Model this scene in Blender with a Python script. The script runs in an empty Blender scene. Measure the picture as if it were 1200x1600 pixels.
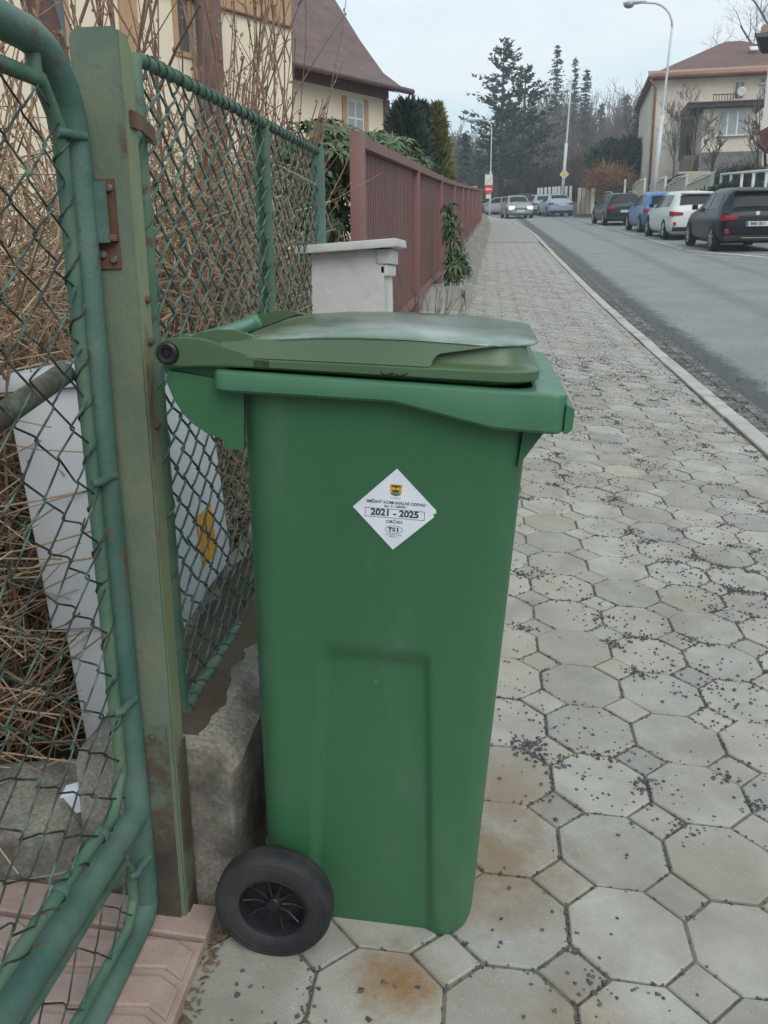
import bpy, bmesh, math, random
import numpy as np
from mathutils import Vector, Matrix

# ------------------------------------------------------------------ camera, sky, sun, exposure
SC = bpy.context.scene
COL = SC.collection
CAM = np.array([-0.169, -2.697, 1.011])
CR = np.array([0.99328819, 0.11547858, -0.00657803])
CU = np.array([-0.0237875, 0.25960156, 0.9654228])
CF = np.cross(CU, CR); CF /= np.linalg.norm(CF)
FPX = 1347.0                                   # focal length in pixels of a 1200 x 1600 frame
cam = bpy.data.cameras.new('camera')
cam.sensor_fit = 'VERTICAL'; cam.sensor_height = 24.0; cam.lens = 24.0 * FPX / 1600.0
cam.clip_start = 0.05; cam.clip_end = 2000
camo = bpy.data.objects.new('camera', cam); COL.objects.link(camo)
camo.matrix_world = Matrix(((CR[0], CU[0], -CF[0], CAM[0]), (CR[1], CU[1], -CF[1], CAM[1]),
                            (CR[2], CU[2], -CF[2], CAM[2]), (0, 0, 0, 1)))
SC.camera = camo

SUN_EL, SUN_AZ = math.radians(42), math.radians(148)      # azimuth clockwise from +Y (up the street)
world = bpy.data.worlds.new('World'); SC.world = world; world.use_nodes = True
nt = world.node_tree; nt.nodes.clear()
def N_(t, **k):
    n = nt.nodes.new(t)
    for a, b in k.items(): setattr(n, a, b)
    return n
out = N_('ShaderNodeOutputWorld'); bg = N_('ShaderNodeBackground')
sky = N_('ShaderNodeTexSky', sky_type='NISHITA', sun_disc=False, sun_elevation=SUN_EL, sun_rotation=SUN_AZ,
         air_density=1.0, dust_density=2.0, ozone_density=1.0)
mul = N_('ShaderNodeMixRGB', blend_type='MULTIPLY'); mul.inputs[0].default_value = 1.0
mul.inputs[2].default_value = (0.10, 0.10, 0.10, 1)
nt.links.new(sky.outputs[0], mul.inputs[1])
tc = N_('ShaderNodeTexCoord'); mp = N_('ShaderNodeMapping'); mp.inputs['Scale'].default_value = (1.0, 1.0, 3.2)
nt.links.new(tc.outputs['Generated'], mp.inputs[0])
nz = N_('ShaderNodeTexNoise'); nz.inputs['Scale'].default_value = 2.3; nz.inputs['Detail'].default_value = 6
nz.inputs['Roughness'].default_value = 0.52
nt.links.new(mp.outputs[0], nz.inputs[0])
cr_ = N_('ShaderNodeValToRGB')                                        # the cloud deck: pale blue-white to soft grey
cr_.color_ramp.elements[0].position = 0.36; cr_.color_ramp.elements[0].color = (0.47, 0.665, 0.765, 1)
cr_.color_ramp.elements[1].position = 0.62; cr_.color_ramp.elements[1].color = (0.70, 0.745, 0.775, 1)
e = cr_.color_ramp.elements.new(0.50); e.color = (0.555, 0.700, 0.765, 1)
nt.links.new(nz.outputs[0], cr_.inputs[0])
mx = N_('ShaderNodeMixRGB', blend_type='MIX'); mx.inputs[0].default_value = 0.90
nt.links.new(mul.outputs[0], mx.inputs[1]); nt.links.new(cr_.outputs[0], mx.inputs[2])
nt.links.new(mx.outputs[0], bg.inputs[0]); bg.inputs[1].default_value = 1.10
nt.links.new(bg.outputs[0], out.inputs[0])

sl = bpy.data.lights.new('sun', 'SUN'); sl.energy = 1.5; sl.angle = math.radians(45); sl.color = (1.0, 0.965, 0.92)
so = bpy.data.objects.new('sun', sl); COL.objects.link(so)
sd = Vector((math.sin(SUN_AZ) * math.cos(SUN_EL), math.cos(SUN_AZ) * math.cos(SUN_EL), math.sin(SUN_EL)))
so.rotation_euler = sd.to_track_quat('Z', 'Y').to_euler(); so.location = (6, -4, 12)
vs = SC.view_settings; vs.view_transform = 'Standard'; vs.look = 'None'; vs.exposure = 0.40; vs.gamma = 1.0
vs.use_curve_mapping = False
SC.cycles.max_bounces = 6; SC.cycles.use_denoising = True
try: SC.cycles.denoiser = 'OPENIMAGEDENOISE'
except Exception: pass

# ------------------------------------------------------------------ layout helpers
RND = random.Random(7)
U = 0.212                                           # paver pitch
RL = np.array([[0.998, 0.0, 0.0621], [0.0047, 0.99717, -0.0751], [-0.0619, 0.0752, 0.99524]])
RL[:, 1] /= np.linalg.norm(RL[:, 1]); RL[:, 0] -= RL[:, 1] * (RL[:, 0] @ RL[:, 1]); RL[:, 0] /= np.linalg.norm(RL[:, 0])
RL[:, 2] = np.cross(RL[:, 0], RL[:, 1])             # frame of the sloping pavement: across, along, normal
RLM = Matrix([list(map(float, r)) for r in RL])
def sst(a, b, t):
    t = np.clip((np.asarray(t, float) - a) / (b - a), 0, 1); return t * t * (3 - 2 * t)
_ys = np.linspace(-40, 400, 44001)
_sl = .0755 + .0125 * sst(5, 16, _ys) - .088 * .85 * sst(64, 82, _ys)
_zz = np.cumsum(_sl) * (_ys[1] - _ys[0]); _zz -= np.interp(0, _ys, _zz)
def zs(y): return np.interp(y, _ys, _zz)            # long profile of the street, which climbs about 8 in 100
def wc(y): return 1 - .85 * sst(5, 22, y)
def tp(x, y): return zs(y) - .0624 * np.asarray(x, float) * wc(y)     # pavement with its fall to the kerb
def xk(y): return np.interp(y, [-40, 20, 30, 36, 46, 51, 58, 70, 90], [1.34, 1.35, 1.42, 1.32, 1.03, .55, -.3, -2.4, -8])
def zr(x, y): return tp(1.4, y) - .10 + .006 * (np.asarray(x, float) - 1.4)   # carriageway
def at(px, py, d):                                  # the place seen at photo pixel (px, py), d metres deep
    return Vector(map(float, CAM + d * ((px - 600) / FPX * CR + (800 - py) / FPX * CU + CF)))
def atX(px, py, X):
    r = (px - 600) / FPX * CR + (800 - py) / FPX * CU + CF
    return Vector(map(float, CAM + r * ((X - CAM[0]) / r[0])))

# ------------------------------------------------------------------ materials
def lin(r, g, b):
    f = lambda c: (c / 255 / 12.92) if c / 255 <= .04045 else ((c / 255 + .055) / 1.055) ** 2.4
    return (f(r), f(g), f(b), 1)
def mat(name, c1, c2=None, scale=8, rough=.7, bump=0, bscale=None, spec=.35, metal=0, coords='Object', c3=None, s3=3, t3=(.55, .7),
        rand=0, emit=None, stretch=None, trans=0, detail=6, mixpos=(.35, .65), coat=0, rvar=0):
    m = bpy.data.materials.new(name); m.use_nodes = True
    t = m.node_tree; b = t.nodes['Principled BSDF']
    b.inputs['Roughness'].default_value = rough; b.inputs['Metallic'].default_value = metal
    b.inputs['Specular IOR Level'].default_value = spec
    if coat: b.inputs['Coat Weight'].default_value = coat; b.inputs['Coat Roughness'].default_value = .08
    if trans: b.inputs['Transmission Weight'].default_value = trans
    if len(c1) == 3: c1 = (*c1, 1)
    b.inputs['Base Color'].default_value = c1
    co = None
    def coord():
        nonlocal co
        if co is None:
            if coords == 'World': co = t.nodes.new('ShaderNodeNewGeometry').outputs['Position']
            else: co = t.nodes.new('ShaderNodeTexCoord').outputs[coords]
            if stretch:
                mpn = t.nodes.new('ShaderNodeMapping'); mpn.inputs['Scale'].default_value = stretch
                t.links.new(co, mpn.inputs[0]); co = mpn.outputs[0]
        return co
    def noise(s, d=detail, r=.6):
        n = t.nodes.new('ShaderNodeTexNoise'); n.inputs['Scale'].default_value = s
        n.inputs['Detail'].default_value = d; n.inputs['Roughness'].default_value = r
        t.links.new(coord(), n.inputs['Vector']); return n.outputs[0]
    col = None
    if c2 is not None:
        if len(c2) == 3: c2 = (*c2, 1)
        rp = t.nodes.new('ShaderNodeValToRGB')
        rp.color_ramp.elements[0].position, rp.color_ramp.elements[1].position = mixpos
        rp.color_ramp.elements[0].color = c1; rp.color_ramp.elements[1].color = c2
        t.links.new(noise(scale), rp.inputs[0]); col = rp.outputs[0]
    if c3 is not None:
        if len(c3) == 3: c3 = (*c3, 1)
        rp = t.nodes.new('ShaderNodeValToRGB')
        rp.color_ramp.elements[0].position, rp.color_ramp.elements[1].position = t3
        rp.color_ramp.elements[0].color = (0, 0, 0, 1); rp.color_ramp.elements[1].color = (1, 1, 1, 1)
        t.links.new(noise(s3, 8, .65), rp.inputs[0])
        mxn = t.nodes.new('ShaderNodeMixRGB'); t.links.new(rp.outputs[0], mxn.inputs[0])
        if col is None: mxn.inputs[1].default_value = c1
        else: t.links.new(col, mxn.inputs[1])
        mxn.inputs[2].default_value = c3; col = mxn.outputs[0]
    if rand:
        oi = t.nodes.new('ShaderNodeObjectInfo'); mr = t.nodes.new('ShaderNodeMapRange')
        mr.inputs[3].default_value = 1 - rand; mr.inputs[4].default_value = 1 + rand
        t.links.new(oi.outputs['Random'], mr.inputs[0])
        mm = t.nodes.new('ShaderNodeMixRGB'); mm.blend_type = 'MULTIPLY'; mm.inputs[0].default_value = 1
        if col is None: mm.inputs[1].default_value = c1
        else: t.links.new(col, mm.inputs[1])
        t.links.new(mr.outputs[0], mm.inputs[2]); col = mm.outputs[0]
    if col is not None: t.links.new(col, b.inputs['Base Color'])
    if rvar:
        mr2 = t.nodes.new('ShaderNodeMapRange'); mr2.inputs[1].default_value = .3; mr2.inputs[2].default_value = .7
        mr2.inputs[3].default_value = rough - rvar; mr2.inputs[4].default_value = min(1, rough + rvar)
        t.links.new(noise(scale * 1.7, 5), mr2.inputs[0]); t.links.new(mr2.outputs[0], b.inputs['Roughness'])
    if bump:
        bn = t.nodes.new('ShaderNodeBump'); bn.inputs['Strength'].default_value = 1.0; bn.inputs['Distance'].default_value = bump
        t.links.new(noise(bscale or scale * 4, 8, .7), bn.inputs['Height']); t.links.new(bn.outputs[0], b.inputs['Normal'])
    if emit:
        b.inputs['Emission Color'].default_value = (*emit[:3], 1); b.inputs['Emission Strength'].default_value = emit[3]
    return m

M = {}
M['bin'] = mat('bin_green_plastic', (.036, .121, .056), (.044, .134, .064), 2.5, rough=.43, spec=.45, bump=.0005, bscale=260, rvar=.08, c3=(.095, .160, .112), s3=8, t3=(.56, .86), stretch=(1, 1, .35))
M['lid'] = mat('lid_green_plastic', (.066, .112, .055), (.080, .130, .068), 5, rough=.34, spec=.45, rvar=.06, bump=.0003, bscale=300)
M['lid_top'] = mat('lid_top_damp_sheen', (.066, .112, .060), (.085, .135, .080), 5, rough=.17, spec=.8, c3=(.34, .42, .38), s3=5, t3=(.50, .80), rvar=.08, bump=.0003, bscale=240)  # pale patches in the colour: water residue and the sky sheen
M['rimtop'] = mat('rim_green_plastic', (.046, .142, .075), (.060, .165, .090), 6, rough=.36, spec=.5, rvar=.1)
M['black_plastic'] = mat('black_plastic', (.011, .011, .013), (.02, .02, .022), 30, rough=.4, spec=.4)
M['rubber'] = mat('tyre_rubber', (.015, .016, .018), (.040, .039, .038), 14, rough=.75, bump=.0006, bscale=120)
M['sticker'] = mat('sticker_white', lin(226, 226, 234), lin(214, 214, 224), 20, rough=.45)
M['ink'] = mat('ink_dark', lin(48, 52, 66), rough=.6)
M['ink_green'] = mat('ink_green', lin(60, 150, 90), rough=.6)
M['ink_gold'] = mat('ink_gold', lin(214, 160, 70), rough=.6)
M['ink_teal'] = mat('ink_teal', lin(50, 130, 120), rough=.6)
M['ink_brown'] = mat('ink_brown', lin(80, 66, 40), rough=.6)
M['gate'] = mat('gate_paint', (.052, .115, .092), (.115, .185, .150), 6, rough=.5, c3=(.115, .085, .058), s3=13, t3=(.58, .66), bump=.002, bscale=70, spec=.35, rvar=.12)
M['tube'] = mat('tube_paint', (.050, .118, .088), (.105, .160, .10), 12, rough=.6, c3=(.10, .055, .035), s3=26, t3=(.58, .68), bump=.0012, bscale=90)
M['post'] = mat('post_paint', (.085, .135, .112), (.185, .200, .130), 6, rough=.65, c3=(.115, .070, .042), s3=9, t3=(.60, .68), bump=.002, bscale=60, stretch=(1, 1, .75))
M['post_yellow'] = mat('post_paint_weathered', (.15, .185, .10), (.225, .24, .15), 9, rough=.7, c3=(.115, .065, .040), s3=10, t3=(.52, .62), bump=.0014, bscale=60, stretch=(1, 1, .35))
M['wire'] = mat('wire_paint', (.095, .165, .130), (.030, .048, .042), 30, rough=.6, c3=(.12, .085, .062), s3=24, t3=(.54, .66))
M['wire_dark'] = mat('wire_dark', (.022, .032, .028), (.085, .150, .118), 22, rough=.6, c3=(.06, .035, .025), s3=30, t3=(.55, .66), mixpos=(.48, .62))
M['rust'] = mat('rusty_iron', (.10, .045, .028), (.16, .085, .06), 22, rough=.8, c3=(.05, .075, .055), s3=20, t3=(.55, .65), bump=.001, bscale=120)
M['bolt'] = mat('bolt_steel', (.22, .21, .19), (.14, .10, .07), 40, rough=.5, metal=.5)
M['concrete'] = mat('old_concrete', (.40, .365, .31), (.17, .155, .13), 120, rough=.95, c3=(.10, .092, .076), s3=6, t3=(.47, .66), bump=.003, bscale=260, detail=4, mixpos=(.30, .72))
M['concrete_light'] = mat('light_concrete', (.60, .585, .555), (.50, .485, .46), 5, rough=.85, c3=(.38, .365, .34), s3=6, t3=(.52, .75), bump=.002, bscale=60)
M['pale_concrete'] = mat('pale_concrete', (.36, .345, .31), (.26, .25, .225), 3, rough=.9, bump=.004, bscale=40, coords='World')
M['cabinet'] = mat('cabinet_white', (.66, .67, .70), (.60, .60, .63), 4, rough=.5, c3=(.42, .38, .34), s3=7, t3=(.60, .82))
M['yellow'] = mat('sticker_yellow', lin(222, 160, 40), lin(205, 140, 40), 30, rough=.6)
M['pink'] = mat('pink_tile', (.385, .285, .25), (.31, .22, .19), 14, rough=.9, c3=(.235, .135, .075), s3=6, t3=(.52, .74), bump=.002, bscale=170, rand=.13, coords='World')
M['kerb'] = mat('kerb_concrete', (.47, .445, .40), (.36, .34, .30), 6, rough=.9, c3=(.24, .19, .12), s3=3, t3=(.58, .75), bump=.002, bscale=150, rand=.07, coords='World')
M['cobble'] = mat('granite_sett', (.16, .155, .145), (.09, .088, .085), 30, rough=.85, c3=(.26, .24, .21), s3=9, t3=(.52, .64), bump=.004, bscale=70, rand=.3, coords='World')
M['grit'] = mat('grit', (.060, .062, .070), (.125, .123, .125), 60, rough=.85, coords='World')
M['red'] = mat('red_brown_metal', (.190, .088, .080), (.215, .104, .095), 3, rough=.48, spec=.4, coords='World')
M['red2'] = mat('red_brown_slat', (.140, .056, .054), (.163, .070, .067), 3, rough=.5, spec=.4, coords='World')
M['white'] = mat('white_paint', (.66, .66, .64), (.56, .56, .54), 12, rough=.6)
M['line'] = mat('road_paint', (.58, .58, .56), (.40, .40, .39), 5, rough=.7, c3=(.22, .22, .22), s3=9, t3=(.55, .68), coords='World')
M['dead_leaf'] = mat('dead_leaf', (.12, .075, .04), (.20, .13, .075), 25, rough=.85, coords='World')

def ground_mats():
    # concrete pavers: grey with pale aggregate speckle, damp brown patches and a rust stain on a few stones
    m = mat('paver_concrete', (.374, .354, .314), (.292, .274, .238), 9, rough=.9, coords='World', rand=.15, bump=.0016, bscale=230)
    t = m.node_tree; b = t.nodes['Principled BSDF']
    src = b.inputs['Base Color'].links[0].from_socket
    pos = t.nodes.new('ShaderNodeNewGeometry').outputs['Position']
    def mixin(src, fac, colr):
        x = t.nodes.new('ShaderNodeMixRGB'); t.links.new(fac, x.inputs[0]); t.links.new(src, x.inputs[1]); x.inputs[2].default_value = colr
        return x.outputs[0]
    def ramp(sock, a, c):
        r = t.nodes.new('ShaderNodeMapRange'); r.inputs[1].default_value = a; r.inputs[2].default_value = c
        t.links.new(sock, r.inputs[0]); return r.outputs[0]
    def mathn(op, a, bb):
        n = t.nodes.new('ShaderNodeMath'); n.operation = op; n.use_clamp = True
        for i, v in enumerate((a, bb)):
            if isinstance(v, (int, float)): n.inputs[i].default_value = v
            else: t.links.new(v, n.inputs[i])
        return n.outputs[0]
    v = t.nodes.new('ShaderNodeTexVoronoi'); v.inputs['Scale'].default_value = 170; t.links.new(pos, v.inputs['Vector'])
    n2 = t.nodes.new('ShaderNodeTexNoise'); n2.inputs['Scale'].default_value = 60; t.links.new(pos, n2.inputs['Vector'])
    src = mixin(src, mathn('MULTIPLY', ramp(v.outputs['Distance'], .22, .10), ramp(n2.outputs[0], .46, .58)), (.56, .55, .51, 1))
    oi = t.nodes.new('ShaderNodeObjectInfo'); fr2 = mathn('MULTIPLY', oi.outputs['Random'], 7.31); wn = t.nodes.new('ShaderNodeTexWhiteNoise'); wn.noise_dimensions = '1D'; t.links.new(oi.outputs['Random'], wn.inputs['W'])
    src = mixin(src, mathn('MULTIPLY', ramp(wn.outputs['Value'], .45, 1.0), .38), (.36, .305, .235, 1))
    n4 = t.nodes.new('ShaderNodeTexNoise'); n4.inputs['Scale'].default_value = 3.2; n4.inputs['Detail'].default_value = 7; t.links.new(pos, n4.inputs['Vector'])
    src = mixin(src, mathn('MULTIPLY', ramp(n4.outputs[0], .5, .72), .55), (.20, .165, .125, 1))
    for (cx, cy, rad, colr, k) in ((-.285, -1.545, .085, (.25, .125, .045, 1), .9), (-.12, -1.25, .17, (.22, .14, .075, 1), .75),
                                   (-.10, -1.02, .12, (.25, .165, .10, 1), .6), (-.55, -1.62, .14, (.16, .17, .12, 1), .5), (.02, -1.6, .10, (.26, .155, .08, 1), .5)):
        d = t.nodes.new('ShaderNodeVectorMath'); d.operation = 'DISTANCE'; t.links.new(pos, d.inputs[0])
        d.inputs[1].default_value = (cx, cy, float(tp(cx, cy)))
        nn = t.nodes.new('ShaderNodeTexNoise'); nn.inputs['Scale'].default_value = 17; nn.inputs['Detail'].default_value = 10; nn.inputs['Roughness'].default_value = .8; t.links.new(pos, nn.inputs['Vector'])
        ad = t.nodes.new('ShaderNodeMath'); ad.operation = 'MULTIPLY_ADD'; t.links.new(nn.outputs[0], ad.inputs[0]); ad.inputs[1].default_value = rad * 2.4
        t.links.new(d.outputs['Value'], ad.inputs[2])
        src = mixin(src, mathn('MULTIPLY', ramp(ad.outputs[0], rad * 2.35, rad * 1.35), k), colr)
    t.links.new(src, b.inputs['Base Color'])
    M['paver'] = m
    M['joint'] = mat('joint_sand', (.165, .152, .120), (.22, .20, .155), 40, rough=.95, coords='World', c3=(.085, .083, .078), s3=55, t3=(.52, .64), bump=.004, bscale=180)
    M['pave_far'] = mat('pavement_far', (.335, .314, .275), (.275, .257, .224), 3, rough=.9, coords='World', c3=(.16, .155, .142), s3=9, t3=(.55, .75))
    # asphalt: pale worn grey, darker repair bands and a gritty dark strip along the gutter
    a = mat('asphalt', (.245, .240, .228), (.195, .191, .182), 1.3, rough=.62, coords='World', spec=.4, bump=.003, bscale=160, c3=(.115, .115, .118), s3=14, t3=(.54, .75))
    t = a.node_tree; b = t.nodes['Principled BSDF']; src = b.inputs['Base Color'].links[0].from_socket
    pos = t.nodes.new('ShaderNodeNewGeometry').outputs['Position']
    sep = t.nodes.new('ShaderNodeSeparateXYZ'); t.links.new(pos, sep.inputs[0])
    nn = t.nodes.new('ShaderNodeTexNoise'); nn.inputs['Scale'].default_value = 3.1; nn.inputs['Detail'].default_value = 10; nn.inputs['Roughness'].default_value = .82
    t.links.new(pos, nn.inputs['Vector'])
    def band(src, cx, w, k, colr, slope=0.0):
        s = t.nodes.new('ShaderNodeMath'); s.operation = 'MULTIPLY_ADD'; t.links.new(sep.outputs['Y'], s.inputs[0]); s.inputs[1].default_value = -slope
        t.links.new(sep.outputs['X'], s.inputs[2])
        d = t.nodes.new('ShaderNodeMath'); d.operation = 'SUBTRACT'; t.links.new(s.outputs[0], d.inputs[0]); d.inputs[1].default_value = cx
        ab = t.nodes.new('ShaderNodeMath'); ab.operation = 'ABSOLUTE'; t.links.new(d.outputs[0], ab.inputs[0])
        ad = t.nodes.new('ShaderNodeMath'); ad.operation = 'MULTIPLY_ADD'; t.links.new(nn.outputs[0], ad.inputs[0]); ad.inputs[1].default_value = w * 2.6
        t.links.new(ab.outputs[0], ad.inputs[2])
        r = t.nodes.new('ShaderNodeMapRange'); r.inputs[1].default_value = w * 2.35; r.inputs[2].default_value = w * 1.75; r.inputs[4].default_value = k
        t.links.new(ad.outputs[0], r.inputs[0])
        x = t.nodes.new('ShaderNodeMixRGB'); t.links.new(r.outputs[0], x.inputs[0]); t.links.new(src, x.inputs[1]); x.inputs[2].default_value = colr
        return x.outputs[0]
    src = band(src, 1.85, .30, .92, (.055, .055, .057, 1))
    src = band(src, 3.35, .22, .35, (.085, .085, .087, 1), .012)
    src = band(src, 5.0, .16, .35, (.09, .09, .092, 1), -.004)
    t.links.new(src, b.inputs['Base Color'])
    M['asphalt'] = a
    M['soil'] = mat('garden_soil', (.060, .046, .034), (.11, .085, .055), 3, rough=.95, coords='World', c3=(.09, .10, .05), s3=.5, t3=(.5, .62), bump=.02, bscale=12)
ground_mats()

# ------------------------------------------------------------------ mesh helpers
ORG = {}
class MB:
    def __init__(s): s.v = []; s.f = []; s.mi = []
    def add(s, vs, fs, mi=0):
        o = len(s.v); s.v += [tuple(map(float, p)) for p in vs]
        s.f += [tuple(i + o for i in f) for f in fs]; s.mi += [mi] * len(fs); return s
    def box(s, lo, hi, mi=0):
        x0, y0, z0 = lo; x1, y1, z1 = hi
        return s.add([(x0, y0, z0), (x1, y0, z0), (x1, y1, z0), (x0, y1, z0), (x0, y0, z1), (x1, y0, z1), (x1, y1, z1), (x0, y1, z1)],
                     [(0, 3, 2, 1), (4, 5, 6, 7), (0, 1, 5, 4), (1, 2, 6, 5), (2, 3, 7, 6), (3, 0, 4, 7)], mi)
    def cbox(s, lo, hi, c, mi=0):                     # box with all edges chamfered
        bm = bmesh.new(); bmesh.ops.create_cube(bm, size=1)
        for v in bm.verts: v.co = Vector([lo[i] + (v.co[i] + .5) * (hi[i] - lo[i]) for i in range(3)])
        bmesh.ops.bevel(bm, geom=bm.edges[:], offset=c, segments=2, affect='EDGES', profile=.6)
        bm.verts.index_update(); s.add([v.co for v in bm.verts], [[v.index for v in f.verts] for f in bm.faces], mi); bm.free(); return s
    def obox(s, P, X, Y, Z, mi=0):                    # box from corner P with edge vectors
        P, X, Y, Z = map(Vector, (P, X, Y, Z))
        q = [P, P + X, P + X + Y, P + Y]; q += [p + Z for p in q]
        fs = [(0, 3, 2, 1), (4, 5, 6, 7), (0, 1, 5, 4), (1, 2, 6, 5), (2, 3, 7, 6), (3, 0, 4, 7)]
        if X.cross(Y).dot(Z) < 0: fs = [tuple(reversed(f)) for f in fs]
        return s.add(q, fs, mi)
    def prism(s, poly, axis, a, b, mi=0):             # polygon in the plane normal to axis, extruded a..b
        n = len(poly)
        def P(p, t):
            return {'x': (t, p[0], p[1]), 'y': (p[0], t, p[1]), 'z': (p[0], p[1], t)}[axis]
        s.add([P(p, a) for p in poly] + [P(p, b) for p in poly],
              [tuple(range(n))[::-1], tuple(range(n, 2 * n))] + [(i, (i + 1) % n, n + (i + 1) % n, n + i) for i in range(n)], mi); return s
    def tube(s, pts, r, n=8, mi=0, cap=True, r2=None):
        pts = [Vector(p) for p in pts]; k = len(pts)
        if r2 is None: rs = [r] * k if not hasattr(r, '__len__') else list(r)
        else: rs = [r + (r2 - r) * i / max(1, k - 1) for i in range(k)]
        T = []
        for i in range(k):
            a = pts[max(0, i - 1)]; b = pts[min(k - 1, i + 1)]; d = b - a
            T.append(d.normalized() if d.length > 1e-9 else Vector((0, 0, 1)))
        up = Vector((0, 0, 1)) if abs(T[0].z) < .9 else Vector((1, 0, 0))
        A = T[0].cross(up).normalized(); o = len(s.v); vs = []
        for i in range(k):
            A = (A - T[i] * A.dot(T[i]))
            A = A.normalized() if A.length > 1e-6 else T[i].orthogonal().normalized()
            B = T[i].cross(A)
            for j in range(n):
                t = 2 * math.pi * j / n; vs.append(pts[i] + (A * math.cos(t) + B * math.sin(t)) * rs[i])
        fs = [(i * n + j, i * n + (j + 1) % n, (i + 1) * n + (j + 1) % n, (i + 1) * n + j) for i in range(k - 1) for j in range(n)]
        if cap: fs += [tuple(range(n))[::-1], tuple((k - 1) * n + j for j in range(n))]
        return s.add(vs, fs, mi)
    def lathe(s, prof, P, ax, n=32, mi=0):            # profile (r, t) round the axis ax through P
        ax = Vector(ax).normalized(); A = ax.orthogonal().normalized(); B = ax.cross(A); P = Vector(P); vs = []
        for (r, t) in prof:
            for j in range(n):
                a = 2 * math.pi * j / n; vs.append(P + ax * t + (A * math.cos(a) + B * math.sin(a)) * r)
        k = len(prof)
        return s.add(vs, [(i * n + j, i * n + (j + 1) % n, (i + 1) * n + (j + 1) % n, (i + 1) * n + j) for i in range(k - 1) for j in range(n)], mi)
    def grid(s, rows, closed=False, mi=0, flip=False):
        n = len(rows[0]); k = len(rows); vs = [p for r in rows for p in r]; fs = []
        for i in range(k - 1):
            for j in range(n if closed else n - 1):
                f = (i * n + j, i * n + (j + 1) % n, (i + 1) * n + (j + 1) % n, (i + 1) * n + j)
                fs.append(f[::-1] if flip else f)
        return s.add(vs, fs, mi)
    def mesh(s, name, mats, smooth=False, off=(0, 0, 0)):
        me = bpy.data.meshes.new(name)
        vs = s.v if not any(off) else [(a - off[0], b - off[1], c - off[2]) for a, b, c in s.v]
        me.from_pydata(vs, [], s.f)
        for m_ in (mats if isinstance(mats, (list, tuple)) else [mats]): me.materials.append(m_)
        if len(me.materials) > 1: me.polygons.foreach_set('material_index', s.mi)
        if smooth: me.polygons.foreach_set('use_smooth', [True] * len(me.polygons))
        me.update(); return me
    def build(s, name, mats, parent=None, smooth=False, local=False, auto=None):
        off = (0, 0, 0) if (parent is None or local) else ORG.get(parent.name, (0, 0, 0))
        o = bpy.data.objects.new(name, s.mesh(name, mats, smooth, off)); COL.objects.link(o)
        if parent is not None:
            o.parent = parent; ORG[o.name] = off
        if auto: fix_normals(o.data); smooth_by_angle(o.data, auto)
        return o
def fix_normals(me):
    bm = bmesh.new(); bm.from_mesh(me); bmesh.ops.recalc_face_normals(bm, faces=bm.faces[:]); bm.to_mesh(me); bm.free()
def smooth_by_angle(me, deg):
    me.polygons.foreach_set('use_smooth', [True] * len(me.polygons))
    bm = bmesh.new(); bm.from_mesh(me)
    for e_ in bm.edges: e_.smooth = not (len(e_.link_faces) == 2 and e_.calc_face_angle(0) > math.radians(deg))
    bm.to_mesh(me); bm.free()
def tag(o, label=None, cat=None, group=None, kind=None):
    if label: o['label'] = label
    if cat: o['category'] = cat
    if group: o['group'] = group
    if kind: o['kind'] = kind
    return o
def thing(name, label, cat, loc=(0, 0, 0), group=None):
    o = bpy.data.objects.new(name, None); COL.objects.link(o); o.location = loc; o.empty_display_size = .1
    ORG[o.name] = tuple(loc); return tag(o, label, cat, group)
def struct(o): o['kind'] = 'structure'; return o
def link_piece(name, me, parent, loc, rot=None):
    o = bpy.data.objects.new(name, me); COL.objects.link(o); o.parent = parent
    if rot is not None: o.rotation_euler = rot
    o.location = loc; return o
def arc(cx, cy, r, a0, a1, n):
    return [(cx + r * math.cos(math.radians(a0 + (a1 - a0) * i / n)), cy + r * math.sin(math.radians(a0 + (a1 - a0) * i / n))) for i in range(n + 1)]

# ------------------------------------------------------------------ ground, pavement, kerb, road
def garden(x, y):                                    # ground outside the street
    x = np.asarray(x, float); y = np.asarray(y, float)
    base = zs(y) - .16 - .0624 * np.clip(x, -2, 1.4) * wc(y)
    left = .12 * sst(.9, 1.4, -x) * sst(-1.5, -1.2, y)
    right = 1.25 * sst(8.5, 8.9, x) * (1 - sst(46, 60, y)) + 1.5 * sst(9, 18, x) * (1 - sst(60, 75, y))
    hill = .10 * np.clip(y - 88, 0, 200) + .05 * np.clip(x - 20, 0, 100) * sst(50, 80, y)
    return base + left + right + hill
def sheet(name, xs, ys, fn, m, skirt=None):
    mb = MB(); mb.grid([[(x, y, float(fn(x, y))) for x in xs] for y in ys]); return mb.build(name, m)
gx = sorted(set(list(np.linspace(-220, -40, 8)) + list(np.linspace(-40, -3, 16)) + list(np.linspace(-3, 3, 13)) + list(np.linspace(3, 8.4, 6)) +
                [8.5, 8.65, 8.8, 9] + list(np.linspace(10, 40, 16)) + list(np.linspace(50, 220, 8))))
gy = sorted(set(list(np.linspace(-120, -12, 6)) + list(np.linspace(-10, 20, 31)) + list(np.linspace(22, 100, 40)) + list(np.linspace(110, 320, 12))))
struct(sheet('ground', gx, gy, garden, M['soil']))

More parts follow.
